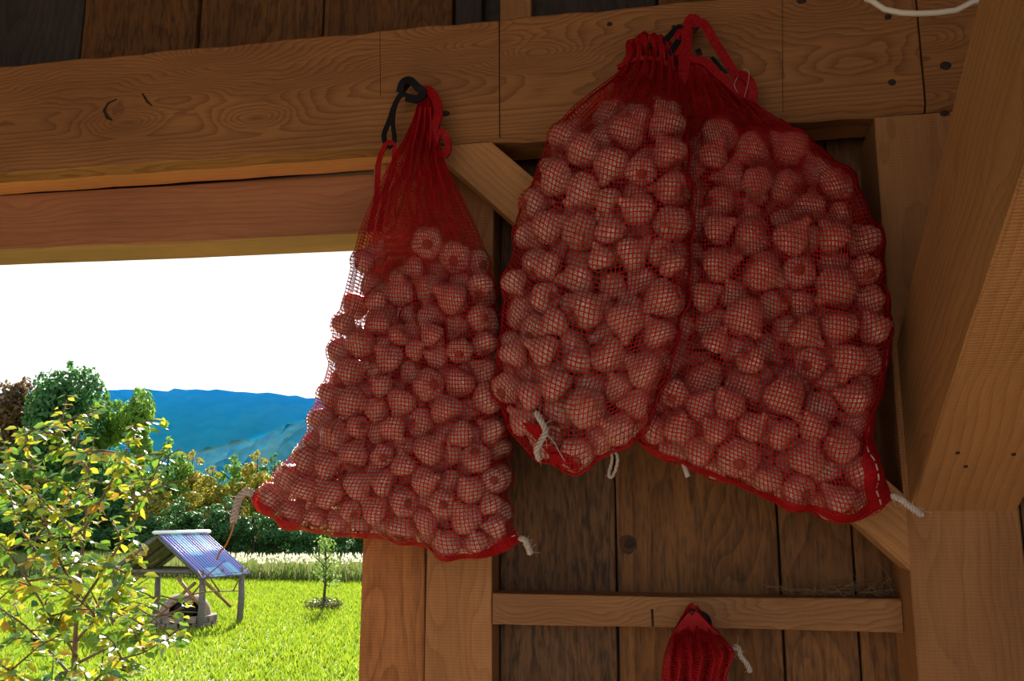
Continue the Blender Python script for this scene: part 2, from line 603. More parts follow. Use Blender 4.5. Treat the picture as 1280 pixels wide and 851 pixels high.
# straighten: header tilts like the beams do
for x, y, r, st in ((1115, 103, .0065, 1.1), (1182, 82, .0085, 1.3), (1205, 91, .005, 1.2), (1110, 21, .006, 1.2), (557, 142, .0065, 1.4),
                    (1002, 1, .008, 1.2), (1181, 142, .006, 1.6), (826, 68, .006, 1.0), (762, 30, .005, 1.2)):
    spot(x, y, -0.001 if x > 1160 else 0.0, r, M_KNOT, beam2 if x > 1160 else main_beam, 'knot_hole', st)
spot(148, 137, 0.0, .017, plain('knot_brown', (0.2, 0.08, 0.03), 0.8, noise=0.4, scale=80), main_beam, 'knot', 0.9, 0.001)
k = MB()
k.tube([w(*un(x, y, 0.0012)) for x, y in ((146, 124), (135, 129), (130, 138), (134, 147), (140, 150))], [.001, .003, .004, .004, .002], .0015, up=NV, k=6)
k.build('knot_crack', M_KNOT, main_beam)
k = MB()
k.tube([w(*un(x, y, 0.0008)) for x, y in ((178, 117), (184, 127), (190, 132))], [.002, .003, .0015], .001, up=NV, k=6)
k.build('knot_crack', M_KNOT, main_beam)
for x, y0, y1, wd in ((624, 23, 172, .0011), (475, 38, 120, .0004), (978, 0, 140, .0004)):
    k = MB()
    k.tube([w(*un(x + (y - y0) * 0.004, y, 0.0004)) for y in np.linspace(y0, y1, 6)], wd, .0008, up=NV, k=4)
    k.build('saw_mark', M_KNOT, main_beam)

# ---- door post (two boards) and its twin out of view
dp = empty('door_post', w(-0.19, -0.12, 0), 'door post of two upright boards below the left garlic sack', 'post')
wt('board', -0.322, -0.1925, -0.088, -0.16, 0, 2.355, M_DOOR, 'z', dp)
wt('board', -0.1895, -0.058, -0.09, -0.162, 0, 2.355, M_POST, 'z', dp)
dp2 = wt('door_post', -2.15, -1.95, -0.09, -0.16, 0, 2.2, M_POST, 'z')
tag(dp2, 'door post on the far left side of the open doorway', 'post')

# ---- right post
post = wt('timber_post', 0.686, 0.866, 0.0, -0.16, 0, 2.335, M_POST, 'z', segs=40)
tag(post, 'thick upright post at the right under the leaning brace', 'post')
post2 = wt('timber_post', 0.871, 1.03, -0.004, -0.16, 0, 2.335, M_OLD, 'z', segs=40)
tag(post2, 'second upright timber at the right edge, beside the thick post', 'post')

# ---- leaning brace from the post up towards the room
tb = 0.694
pA = np.array([tb, 0.0, 1.617])
pB = unt(1280, 205, tb)
pC = unt(1222, 0, tb)
pD = unt(1113, 440, tb)
dirc = pB - pA
dirc /= np.linalg.norm(dirc)
perp = np.array([0, -dirc[2], dirc[1]])          # up / back towards the wall
hC = (pC - pA) @ perp
hb = max(0.1, min(0.3, hC))
wd = 0.17
Aw = w(*(pA + perp * hb / 2 + np.array([wd / 2, 0, 0])))
dw = NV * dirc[1] + Z3 * dirc[2]
pw = NV * perp[1] + Z3 * perp[2]
lb = timber('leaning_brace', Aw, Aw + dw * 1.15, pw, hb, wd, M_BRACE, cutA=NV, segs=30, ch=0.003)
tag(lb, 'big sawn brace leaning out from the right post towards the room', 'brace')
# nail holes in its lower face
for x, y in ((1197, 566), (1207, 583), (1267, 568)):
    d = ray(x, y)
    nrm = -pw
    s_ = ((w(*pA) - CAM) @ nrm) / (d @ nrm)
    q = CAM + d * (s_ * 0.999)
    k = MB()
    k.tube([q - nrm * .002, q + nrm * .0012], [.0042, .003], k=8)
    k.build('nail_hole', M_KNOT, lb)
tie = timber('tie_beam', w(tb + .085, 0.0, 2.86), w(tb + .085, 3.4, 2.86), Z3, 0.2, 0.18, M_POST)
tag(tie, 'tie beam overhead that the leaning brace runs up to', 'beam')

# ---- diagonal brace lying in the wall
a0 = un(575, 172, 0)
a1 = un(1137, 667, 0)
ddn = (a1 - a0) / np.linalg.norm(a1 - a0)
up_ = np.array([-ddn[2], 0, ddn[0]])
upw = T * up_[0] + Z3 * up_[2]
wb = timber('diagonal_brace', w(a0[0], -0.047, a0[2] - .014), w(a1[0], -0.047, a1[2]), upw, 0.092, 0.09, M_BRACE, cutA=Z3, cutB=T, segs=24)
tag(wb, 'diagonal brace in the wall running down right behind the sacks', 'brace')

# ---- girt (narrow ledge) and small bag nail
girt = wt('wall_girt', -0.054, 0.684, -0.08, -0.162, 1.407, 1.463, M_SHELF, 't', segs=24)
tag(girt, 'narrow horizontal ledge rail on the wall below the sacks', 'ledge')
k = MB()
k.tube([w(*un(x, y, -0.0795)) for x, y in ((815, 761), (816, 783))], .0022, .0008, up=NV, k=4)
k.build('crack', M_KNOT, girt)

# ---- straw caught on the ledge
k = MB()
for i in range(70):
    c = w(random.gauss(0.6, 0.055), random.uniform(-.15, -.085), 1.464 + abs(random.gauss(0, .018)))
    a = random.uniform(0, 6.28)
    d = np.array([math.cos(a) * T[0], math.cos(a) * T[1], 0.5 * math.sin(a)]) * random.uniform(.012, .04)
    c = np.array(c)
    p0, p1 = c - d, c + d
    p0[2] = max(p0[2], 1.4645)
    p1[2] = max(p1[2], 1.4645)
    k.tube([p0, (p0 + p1) / 2 + np.array([0, 0, .004]), p1], .0006, k=3)
tag(k.build('straw', plain('straw', (0.2, 0.13, 0.07), 0.8)), 'wisps of dry straw caught on the ledge beside the post', 'straw', kind='stuff')

# ---- wall planks
wall = empty('wall_front', w(0, -0.18, 0), kind='structure')
tag(wall, 'board wall of upright brown planks behind the sacks', 'wall')
low = [(-0.056, 0.175, M_OLD), (0.178, 0.485, M_PLANK), (0.4885, 0.62, M_PLANK), (0.623, 0.84, M_PLANK), (0.843, 1.08, M_OLD), (1.083, 1.5, M_PLANK)]
for i, (a, b2, m) in enumerate(low):
    wt('plank', a, b2, -0.163 - 0.004 * (i % 2), -0.19, 0, 2.5, m, 'z', wall, segs=24)
topp = [(-2.4, -1.75, M_GREY), (-1.746, -1.44, M_PLANK), (-1.436, -1.125, M_GREY), (-1.121, -0.809, M_PLANK), (-0.803, -0.487, M_PLANK), (-0.481, -0.17, M_PLANK), (-0.163, -0.1, M_GREY),
        (0.0, 0.29, M_GREY), (0.294, 0.62, M_PLANK), (0.623, 1.08, M_PLANK), (1.083, 1.5, M_OLD)]
for i, (a, b2, m) in enumerate(topp):
    wt('plank', a, b2, -0.155 - 0.005 * (i % 3 == 1), -0.19, 2.505, 3.2, m, 'z', wall, segs=12)
blk = wt('wood_block', -0.052, 0.018, -0.125, -0.154, 2.5, 2.9, M_BRACE, 'z')
tag(blk, 'light wooden block end showing above the beam', 'block')
wt('plank', -2.4, 1.5, -0.192, -0.215, 2.3842, 3.2, M_GREY, 't', wall)  # hidden backing board, added to stop daylight leaking between the planks

spot(785, 680, -0.167, .021, plain('knot_plank', (0.07, 0.03, 0.013), 0.85, noise=.6, scale=60), wall, 'knot', 1.0, 0.0012)
spot(787, 680, -0.1662, .009, M_KNOT, wall, 'knot_heart', 1.2, 0.0012)
wt('plank', -0.165, 0.8, -0.192, -0.215, 0, 2.3838, M_GREY, 'z', wall)  # backing behind the lower planks, added against light leaks
wt('plank', 0.8, 1.5, -0.192, -0.215, 0, 2.3838, M_GREY, 'z', wall)

# ---- rest of the barn: floor, ceiling, side walls; the room is open behind the camera
MF = M_PLANK
floor = empty('floor', (0, 0, 0), kind='structure')
tag(floor, 'barn floor of wide planks', 'floor')
for i in range(12):
    t0 = -2.9 + i * 0.36
    timber('plank', w(t0 + .18, 3.6, -0.025), w(t0 + .18, -0.3, -0.025), T, 0.355, 0.05, M_FLOOR, floor, segs=6)
ceil = empty('ceiling', (0, 0, 3.2), kind='structure')
tag(ceil, 'barn ceiling of planks', 'ceiling')
for i in range(17):  # planks carried on behind the camera to shut out high sky light
    n0 = -0.2 + i * 0.26
    timber('plank', w(-2.9, n0 + .13, 3.22), w(1.5, n0 + .13, 3.22), NV, 0.257, 0.04, M_PLANK, ceil, segs=6)
wr = empty('wall_right', w(1.5, 1.5, 0), kind='structure')
tag(wr, 'board wall at the right end of the barn', 'wall')
for i in range(8):
    n0 = -0.19 + i * 0.26
    timber('plank', w(1.52, n0 + .13, 0), w(1.52, n0 + .13, 3.2), NV, 0.257, 0.04, M_PLANK, wr, segs=6)

wl = empty('wall_left', w(-2.42, 1.5, 0), kind='structure')
tag(wl, 'board wall at the left end of the barn', 'wall')
for i in range(17):  # unseen end wall, put in to cut the sky light from the left
    n0 = -0.12 + i * 0.26
    timber('plank', w(-2.44, n0 + .13, 0), w(-2.44, n0 + .13, 3.2), NV, 0.257, 0.04, M_PLANK, wl, segs=6)

wt('plank', -2.4, 1.5, -0.2155, -0.235, 2.38, 2.75, M_GREY, 't', wall)  # extra hidden strip, added to close a light leak above the header

# ---- white cable
pts = [w(*un(x, y, 0.16)) for x, y in ((1079, -40), (1084, -8), (1094, 5), (1112, 14), (1140, 17), (1170, 16), (1195, 13), (1211, 6), (1219, -6), (1226, -40))]
pts = [pts[0] + np.array([-.02, 0, 3.2 - pts[0][2]])] + pts + [pts[-1] + np.array([.02, 0, 3.2 - pts[-1][2]])]
k = MB()
k.tube(spline(pts, 60), .0052, k=10)
tag(k.build('white_cable', M_CABLE), 'loop of white cable hanging from above at the top right', 'cable')


# ------------------------------------------------------------------ garlic
def bulb_mesh(seed):
    r = random.Random(seed)
    nl, na = 13, 20
    lob = r.choice((5, 6, 7))
    ph = r.uniform(0, 6)
    V, Fc = [], []
    prof = [(0.28, -0.66), (0.62, -0.68), (0.87, -0.53), (1.0, -0.25), (1.0, 0.03), (0.92, 0.28), (0.77, 0.50), (0.60, 0.68), (0.45, 0.84), (0.345, 0.98), (0.28, 1.10), (0.25, 1.20), (0.235, 1.28)]
    lx, ly = r.uniform(-.2, .2), r.uniform(-.2, .2)
    for i, (rr, z) in enumerate(prof):
        am = 0.075 * max(0, 1 - abs(z) / 1.0)
        for q in range(na):
            a = q * 2 * math.pi / na
            rad = rr * 0.955 * (1 + am * math.cos(lob * a + ph) + 0.025 * math.cos(2 * a + ph * 2) + 0.015 * math.cos(a + ph))
            k_ = max(0, z - .3) ** 2
            V.append((rad * math.cos(a) + lx * k_, rad * math.sin(a) + ly * k_, z * 0.93))
    for i in range(nl - 1):
        for q in range(na):
            Fc.append((i * na + q, i * na + (q + 1) % na, (i + 1) * na + (q + 1) % na, (i + 1) * na + q))
    Fc.append(tuple(range(na - 1, -1, -1)))
    Fc.append(tuple((nl - 1) * na + q for q in range(na)))
    me = mesh('bulb', V, Fc)
    me.materials.append(M_SKIN)
    # stem
    P = [(lx * .62, ly * .62, 1.05), (lx * .75, ly * .75, 1.19), (lx * .95, ly * .95, 1.27 + r.uniform(0, .08))]
    Vs, Fs = sweep(np.array(P), [.24, .215, .2], k=9)
    ms = mesh('stem', Vs, Fs)
    ms.materials.append(M_STEM)
    # root plate with short bristles
    Vr, Fr = [], []
    for i, (rr, z) in enumerate(((.3, -.60), (.28, -.68), (.17, -.72))):
        for q in range(12):
            a = q * math.pi / 6
            j = r.uniform(.85, 1.15)
            Vr.append((rr * j * math.cos(a), rr * j * math.sin(a), z + r.uniform(-.03, .03)))
    for i in range(2):
        for q in range(12):
            Fr.append((i * 12 + (q + 1) % 12, i * 12 + q, i * 12 + 12 + q, i * 12 + 12 + (q + 1) % 12))
    Fr.append(tuple(24 + q for q in range(11, -1, -1)))
    mb = MB()
    mb.add(Vr, Fr)
    for q in range(26):
        a = r.uniform(0, 6.28)
        rr = r.uniform(.05, .27)
        c = np.array([rr * math.cos(a), rr * math.sin(a), -.68])
        tip = c + np.array([math.cos(a) * r.uniform(.05, .3), math.sin(a) * r.uniform(.05, .3), -r.uniform(.06, .2)])
        mb.tube([c, tip], [.02, .008], k=3)
    mr = mesh('roots', mb.V, mb.F)
    mr.materials.append(M_ROOT)
    return me, ms, mr


BULBS = [bulb_mesh(i) for i in range(6)]
ALLB = []           # (visible area, sack index, centre, radius, rotation, u, v)


def arr(me):
    V = np.empty(len(me.vertices) * 3, np.float32)
    me.vertices.foreach_get('co', V)
    return V.reshape(-1, 3), [tuple(p.vertices) for p in me.polygons]


# ------------------------------------------------------------------ sacks
def interp_curve(P, n):
    return spline(np.array(P, float), n)


def coons(L, R, Tp, B, nu, nv):
    L, R = interp_curve(L, nv + 1), interp_curve(R, nv + 1)
    Tp, B = interp_curve(Tp, nu + 1), interp_curve(B, nu + 1)
    u = np.linspace(0, 1, nu + 1)[None, :, None]
    v = np.linspace(0, 1, nv + 1)[:, None, None]
    P = (1 - v) * Tp[None] + v * B[None] + (1 - u) * L[:, None] + u * R[:, None]
    P = P - ((1 - u) * (1 - v) * L[0] + u * (1 - v) * R[0] + (1 - u) * v * L[-1] + u * v * R[-1])
    return P        # (nv+1, nu+1, 2) pixels


def sm(x, a, b):
    x = np.clip((x - a) / (b - a), 0, 1)
    return x * x * (3 - 2 * x)


def make_sack(idx, root, L, R, Tp, B, nu, nv, D, n0, n1, v0, r, fill, folds=8, thread=0.0007, ntop=0.03, bulbs=True, iters=45, famp=0.010, fend=0.15):
    Pp = coons(L, R, Tp, B, nu, nv)
    u = np.linspace(0, 1, nu + 1)[None, :]
    v = np.linspace(0, 1, nv + 1)[:, None]
    ns = ntop + (n0 + n1 * u - ntop) * sm(v, 0.0, max(0.3, v0 + .1))
    TNZ = np.zeros((nv + 1, nu + 1, 3))
    for i in range(nv + 1):
        for j in range(nu + 1):
            TNZ[i, j] = un(Pp[i, j, 0], Pp[i, j, 1], ns[i, j])
    x = np.abs(2 * u - 1)
    hu = np.sqrt(np.clip(1 - x ** 2.8, 0, 1))
    hv = 0.12 + 0.88 * sm(v, 0.0, v0 + 0.12)
    hv = hv * np.sqrt(np.clip(1 - (np.clip((v - 0.78) / 0.225, 0, 1)) ** 2.4, 0, 1))
    H = D * hu * hv
    fold = famp * (np.sin(u * 2 * math.pi * folds + 3 * v) + (famp > .011) * .8 * np.sin(u * 2 * math.pi * folds * 1.7 - 9 * v)) * (1 - sm(v, 0.05, v0 + fend)) * hu * (sm(v, 0, .08) * .6 + .4)
    front = TNZ.copy()
    front[..., 1] += H + fold
    back = TNZ.copy()
    back[..., 1] -= H - fold * .6
    back[..., 1] = np.maximum(back[..., 1], 0.004)
    G = np.concatenate([front, back[:, -2:0:-1]], axis=1)      # closed loop round the sack
    nc = G.shape[1]
    sph_c, sph_r, axes = np.zeros((0, 3)), np.zeros(0), []
    if bulbs:
        # volume and packing
        dA = np.abs((TNZ[1:, 1:, 0] - TNZ[1:, :-1, 0]) * (TNZ[1:, 1:, 2] - TNZ[:-1, 1:, 2]))
        vv = np.broadcast_to(v, H.shape)[1:, 1:]
        cell = dA * 2 * H[1:, 1:] * (vv > v0)
        vol = cell.sum()
        N = int(vol * fill / (4.19 * r ** 3))
        rg = np.random.default_rng(100 + idx)
        pr = (cell * (H[1:, 1:] > r)).ravel()
        pick = rg.choice(len(pr), N, p=pr / pr.sum())
        ii, jj = np.unravel_index(pick, cell.shape)
        Cn = TNZ[ii + 1, jj + 1].copy()
        Cn[:, 1] += rg.uniform(-1, 1, N) * np.maximum(0, H[ii + 1, jj + 1] - r)
        Rn = r * rg.uniform(0.76, 1.18, N)
        rim_pts = np.vstack([TNZ[:, 0], TNZ[:, -1], TNZ[-1]])
        dr = np.min(np.linalg.norm(TNZ[:, :, None, ::2] - rim_pts[None, None, :, ::2], axis=3), axis=2)
        okc = (H > r * 0.85) & (np.broadcast_to(v, H.shape) > v0) & (dr > r * 0.9)
        ai, aj = np.nonzero(okc)
        At = TNZ[ai, aj]
        AH = H[ai, aj]
        for it in range(160):
            dlt = Cn[:, None] - Cn[None]
            ds = np.linalg.norm(dlt, axis=2) + 1e-9
            ov = np.clip((Rn[:, None] + Rn[None]) * 0.95 - ds, 0, None)
            np.fill_diagonal(ov, 0)
            Cn += 0.3 * np.sum(dlt / ds[..., None] * ov[..., None], axis=1)
            Cn[:, 2] -= 0.0003 * (it < 90)
            # stay inside the bag
            d2 = (Cn[:, None, 0] - At[None, :, 0]) ** 2 + (Cn[:, None, 2] - At[None, :, 2]) ** 2
            k_ = d2.argmin(1)
            out = np.sqrt(d2[np.arange(N), k_]) > 0.006
            Cn[out, 0] = At[k_[out], 0]
            Cn[out, 2] = At[k_[out], 2]
            lim = np.maximum(0.0, AH[k_] - Rn * 0.9)
            Cn[:, 1] = np.clip(Cn[:, 1], At[k_, 1] - lim, At[k_, 1] + lim)
            Cn[:, 1] = np.maximum(Cn[:, 1], Rn + 0.004)
        Rn = np.minimum(Rn, np.minimum(dr[ai[k_], aj[k_]] + 0.001, AH[k_] * 1.12))
        # orientation: necks mostly up or sideways, some root discs to the room
        for i in range(N):
            a = rg.normal(0, 1, 3) * np.array([1.0, 0.75, 0.9]) + np.array([0, 0.1, 0.25])
            xe = 2 * aj[k_[i]] / nu - 1
            if abs(xe) > 0.45 and a[0] * xe > 0:
                a[0] *= -1
            if ai[k_[i]] / nv > 0.8 and a[2] < 0:
                a[2] *= -1
            a /= np.linalg.norm(a)
            axes.append(a)
        axes = np.array(axes)
        sph_c = np.vstack([Cn, Cn + axes * (Rn * 1.16)[:, None], Cn + axes * (Rn * 0.75)[:, None]])
        sph_r = np.concatenate([Rn * 1.05, Rn * 0.31, Rn * 0.6])
        # draw the net onto the bulbs: every knot slides along its own outward line
        xs = (2 * u - 1)[0]
        du_ = np.zeros_like(G)
        edge = np.sign(xs) * np.abs(xs) ** 5
        rim = np.sqrt(np.clip(1 - edge ** 2, 0, 1))
        du_[:, :nu + 1, 0] = edge
        du_[:, :nu + 1, 1] = rim
        du_[:, nu + 1:, 0] = edge[-2:0:-1]
        du_[:, nu + 1:, 1] = -rim[-2:0:-1]
        vb = np.clip((v - 0.93) / 0.07, 0, 1) ** 2
        du_[..., 2] -= 0.9 * vb
        du_ /= np.linalg.norm(du_, axis=2)[..., None]
        f0, d0 = G.reshape(-1, 3), du_.reshape(-1, 3)
        ob = np.full(len(f0), -9.0)
        for c_, r_ in zip(sph_c, sph_r):
            rr = r_ + 0.0014
            q = f0 - c_
            near = np.nonzero((np.abs(q[:, 0]) < rr + .07) & (np.abs(q[:, 2]) < rr + .05))[0]
            q = q[near]
            bq = np.sum(q * d0[near], 1)
            disc = bq * bq - np.sum(q * q, 1) + rr * rr
            hit = disc > 0
            ob[near[hit]] = np.maximum(ob[near[hit]], -bq[hit] + np.sqrt(disc[hit]))
        ob = np.minimum(ob, 0.03).reshape(G.shape[:2])
        loopx = np.concatenate([np.abs(xs), np.abs(xs)[-2:0:-1]])
        ob = np.minimum(ob, np.where(loopx > 0.93, 0.013, np.where(loopx > 0.84, 0.022, 0.03))[None])
        W = sm(np.broadcast_to(v, (nv + 1, nc)), v0 * 0.5, v0 + 0.04)
        sv = np.zeros_like(ob)
        lowb = np.where(loopx > 0.9, -0.001, np.where(loopx > 0.75, -0.008, -0.04))[None] * np.ones_like(ob)
        lowb = np.maximum(lowb, -0.008 - 0.04 * sm(np.broadcast_to(v, (nv + 1, nc)), v0 - .02, v0 + .08))
        for it in range(iters * 3):
            avg = 0.25 * (np.roll(sv, 1, 1) + np.roll(sv, -1, 1))
            avg[1:-1] += 0.25 * (sv[2:] + sv[:-2])
            avg[0] = sv[0]
            avg[-1] = 0.5 * (avg[-1] * 2 * 0.7 + sv[-2] * 0.6)
            ns_ = sv + W * (0.85 * (avg - sv) - 0.0006)
            sv = np.where((ob > -0.5) & (W > 0.05), np.maximum(ns_, ob), ns_)
            sv = np.maximum(sv, lowb)
        G = G + du_ * sv[..., None]
        G[..., 1] = np.maximum(G[..., 1], 0.003)
    # threads
    Wd = O + G[..., 0:1] * T + G[..., 1:2] * NV + G[..., 2:3] * Z3
    du = np.roll(Wd, -1, 1) - np.roll(Wd, 1, 1)
    dv = np.gradient(Wd, axis=0)
    Nn = np.cross(du, dv)
    Nn /= np.linalg.norm(Nn, axis=2)[..., None] + 1e-12
    du /= np.linalg.norm(du, axis=2)[..., None] + 1e-12
    dv /= np.linalg.norm(dv, axis=2)[..., None] + 1e-12

    def tri(P, side, nn, rad):
        return np.stack([P + side * rad, P - side * rad, P + nn * rad * 0.9], 2)
    rad = thread
    Vr = tri(Wd, dv, Nn, rad)                  # around rows
    Vc = tri(Wd, du, Nn, rad)                  # along columns
    nvp = nv + 1
    I = np.arange(nvp)[:, None] * nc + np.arange(nc)[None]
    J = np.arange(nvp)[:, None] * nc + (np.arange(nc)[None] + 1) % nc
    Qs = []
    for a in range(3):
        b_ = (a + 1) % 3
        Qs.append(np.stack([I * 3 + a, J * 3 + a, J * 3 + b_, I * 3 + b_], 2).reshape(-1, 4))
    offc = nvp * nc * 3
    I2, J2 = I[:-1], I[1:]
    for a in range(3):
        b_ = (a + 1) % 3
        Qs.append(offc + np.stack([I2 * 3 + a, I2 * 3 + b_, J2 * 3 + b_, J2 * 3 + a], 2).reshape(-1, 4))
    me = mesh_np('netting', np.vstack([Vr.reshape(-1, 3), Vc.reshape(-1, 3)]), np.vstack(Qs), smooth=True)
    net = link('netting', me, M_NET, root)
    # record bulbs
    if bulbs:
        Cw = O + Cn[:, 0:1] * T + Cn[:, 1:2] * NV + Cn[:, 2:3] * Z3
        Aw_ = axes[:, 0:1] * T + axes[:, 1:2] * NV + axes[:, 2:3] * Z3
        zmin, zmax = Cn[:, 2].min(), Cn[:, 2].max()
        for i in range(N):
            fz = (zmax - Cn[i, 2]) / (zmax - zmin)
            ALLB.append(dict(sack=idx, c=Cw[i], r=Rn[i], ax=Aw_[i], fz=fz, t=Cn[i, 0]))
    return G, Wd, ns


def ribbon(name, pts, half, mat, root, thick=0.0009, n=40, up=None, smooth=True):
    k = MB()
    P = spline(np.array([w(*un(*p)) for p in pts]), n)
    k.tube(P, half, thick, up=NV if up is None else up, k=4)
    return k.build(name, mat, root, smooth=False)


def cord(name, pts, rad, mat, root, n=50, twist=False, fuzz=0):
    k = MB()
    P = spline(np.array([w(*un(*p)) for p in pts]), n)
    if twist:
        Tn = np.gradient(P, axis=0)
        Tn /= np.linalg.norm(Tn, axis=1)[:, None] + 1e-9
        U = np.cross(Tn, NV)
        Vv = np.cross(Tn, U)
        s_ = np.linspace(0, n * 0.55, n)
        for ph in (0, 2.1, 4.2):
            k.tube(P + U * (np.cos(s_ + ph) * rad)[:, None] + Vv * (np.sin(s_ + ph) * rad)[:, None], rad * 0.75, k=5)
    else:
        k.tube(P, rad, k=7)
    for i in range(fuzz):
        c = P[random.randrange(n)]
        d = np.array([random.gauss(0, 1) for _ in range(3)]) * rad * 1.6
        k.tube([c, c + d, c + d * 1.5 + np.array([0, 0, rad * random.uniform(-1, 1)])], rad * 0.12, k=3)
    return k.build(name, mat, root)


def edge_hem(name, Wd, sel, half, mat, root, thick=0.002, n=80, wav=0.0):
    P = spline(sel(Wd), n)
    if wav:
        q = np.linspace(0, 1, n)
        P = P + NV * (wav * np.sin(q * 41) * np.sin(q * 13))[:, None] + Z3 * (wav * 0.5 * np.sin(q * 29 + 1))[:, None]
    k = MB()
    k.tube(P, half, thick, up=NV, k=6)
    return k.build(name, mat, root)


def nail(x, y, parent, tilt=(0.0, 0.035)):
    a = w(*un(x, y, -0.01))
    b = w(*un(x + tilt[0] * 100, y - 6, tilt[1]))
    k = MB()
    k.tube([a, b], .0018, k=7)
    d = (b - a) / np.linalg.norm(b - a)
    k.tube([b, b + d * .0012], .0042, k=10)
    return k.build('nail', M_DARK, parent)


def stitches(pts, root, n=14, rad=.0007):
    k = MB()
    P = spline(np.array([w(*un(*p)) for p in pts]), n * 3 + 1)
    for i in range(n):
        k.tube(P[i * 3:i * 3 + 3], rad, k=4)
    return k.build('stitching', M_STRING, root)


nail(516, 108, main_beam)
nail(842, 40, main_beam)
nail(868, 36, main_beam)
nail(865, 770, girt)

def band(name, S0, mat, root, off=0.0022, thick=0.0016):
    """cloth band lying on a patch (rows x cols x 3) of the net, a little proud of it"""
    a, b_ = S0.shape[:2]
    du = np.gradient(S0, axis=1)
    dv = np.gradient(S0, axis=0)
    nn = np.cross(du, dv)
    nn /= np.linalg.norm(nn, axis=2)[..., None] + 1e-12
    if np.mean(nn @ NV) < 0:
        nn = -nn
    V = (S0 + nn * off).reshape(-1, 3)       # a single sheet of thin cloth
    Q = []
    for i in range(a - 1):
        for j in range(b_ - 1):
            Q.append((i * b_ + j, i * b_ + j + 1, (i + 1) * b_ + j + 1, (i + 1) * b_ + j))
    return link(name, mesh(name, V, Q), mat, root)


def strip_cols(Wd, rows, cols0, col1, k=5):
    """resampled patch: at each row from fractional column cols0[i] to col1"""
    out = []
    for r_, c0 in zip(rows, cols0):
        cs = np.linspace(c0, col1, k)
        i0 = np.floor(cs).astype(int)
        i0 = np.minimum(i0, Wd.shape[1] - 2)
        f = (cs - i0)[:, None]
        out.append(Wd[r_, i0] * (1 - f) + Wd[r_, i0 + 1] * f)
    return np.array(out)


def strip_rows(Wd, cols, rows0, k=4):
    return strip_cols(Wd.transpose(1, 0, 2), cols, rows0, Wd.shape[0] - 1, k)


# ---- left sack
r1 = empty('garlic_sack', w(*un(500, 690, 0.1)), 'red mesh garlic sack hanging leftmost, in front of the bright doorway', 'sack', 'net sacks of garlic')
L1 = [(525, 118), (519, 145), (508, 172), (494, 198), (478, 228), (464, 260), (452, 292), (441, 340), (430, 385), (420, 430), (410, 470), (395, 520), (377, 555), (350, 592), (312, 622)]
R1 = [(541, 116), (545, 142), (549, 172), (558, 206), (577, 243), (597, 285), (612, 330), (620, 380), (626, 430), (630, 480), (633, 530), (634, 580), (633, 625), (641, 655), (650, 676)]
T1 = [(525, 118), (533, 114), (541, 116)]
B1 = [(312, 622), (340, 645), (380, 660), (425, 668), (480, 672), (530, 682), (570, 695), (610, 695), (632, 688), (650, 676)]
G1, W1, ns1 = make_sack(0, r1, L1, R1, T1, B1, 64, 128, 0.088, 0.105, 0.0, 0.335, 0.0272, 0.70, folds=7, thread=0.00086)
nu1 = 64
q_ = np.arange(0, nu1 + 1)
band('bottom_hem', strip_rows(W1, q_, 128 - np.interp(q_, [0, 6, 30, 50, 64], [4.2, 3.0, 1.5, 1.6, 3.4])), M_TAPE, r1)
edge_hem('hem_edge', W1, lambda Wd: Wd[-1, :nu1 + 1], .0018, M_TAPE, r1, .003, wav=.002)
stitches([(560, 686, .118), (590, 683, .118), (620, 676, .118), (648, 668, .118)], r1, 8)
cord('tie_string', [(318, 618, .11), (308, 614, .112), (298, 624, .115), (294, 640, .115), (291, 652, .112)], .0042, M_STRING, r1, 40, True, 30)
cord('loose_twine', [(293, 650, .114), (290, 664, .112), (283, 680, .112), (275, 690, .11), (271, 700, .11)], .0018, M_TWINE, r1, 30)
cord('tie_string', [(650, 673, .11), (656, 674, .115), (660, 683, .115), (663, 692, .112)], .0035, M_STRING, r1, 40, True, 24)
# bunched neck, up to the nail
ribbon('gathered_neck', [(536, 176, .05), (543, 160, .058), (548, 140, .056), (543, 120, .05), (532, 112, .042), (526, 122, .045)], .0085, M_TAPE, r1, .003, 40)
ribbon('gathered_frill', [(540, 190, .05), (546, 172, .056), (552, 165, .056), (558, 172, .05), (560, 186, .05), (555, 195, .045)], .007, M_TAPE, r1, .003)
for q, (xa, xb) in enumerate(((516, 526), (528, 532), (540, 538))):
    ribbon('neck_fold', [(xa - 12 + 6 * q, 225, .07), (xa - 3, 195, .066), ((xa + xb) / 2, 165, .06), (xb, 135, .05)], .0025, M_TAPE, r1, .003)
ribbon('hanging_ribbon', [(462, 290, .075), (470, 250, .062), (472, 225, .055), (473, 205, .055), (479, 187, .055), (486, 178, .055), (493, 184, .052), (492, 205, .052), (484, 232, .052), (478, 262, .06), (474, 290, .07)], .0055, M_TAPE, r1, .0008, 70)
ribbon('black_strap', [(485, 185, .055), (480, 170, .05), (487, 150, .045), (494, 130, .042), (505, 112, .04), (514, 102, .03)], .0052, M_BLACK, r1, .0012, 50)
ribbon('black_strap', [(485, 185, .056), (493, 176, .05), (491, 152, .047), (494, 132, .045), (503, 118, .046), (520, 124, .046), (530, 117, .045)], .0045, M_BLACK, r1, .0012, 50)
ribbon('black_knot', [(500, 116, .04), (504, 104, .046), (513, 101, .05), (522, 109, .05), (530, 116, .046), (522, 124, .046), (508, 122, .046)], .0075, M_BLACK, r1, .004, 50)

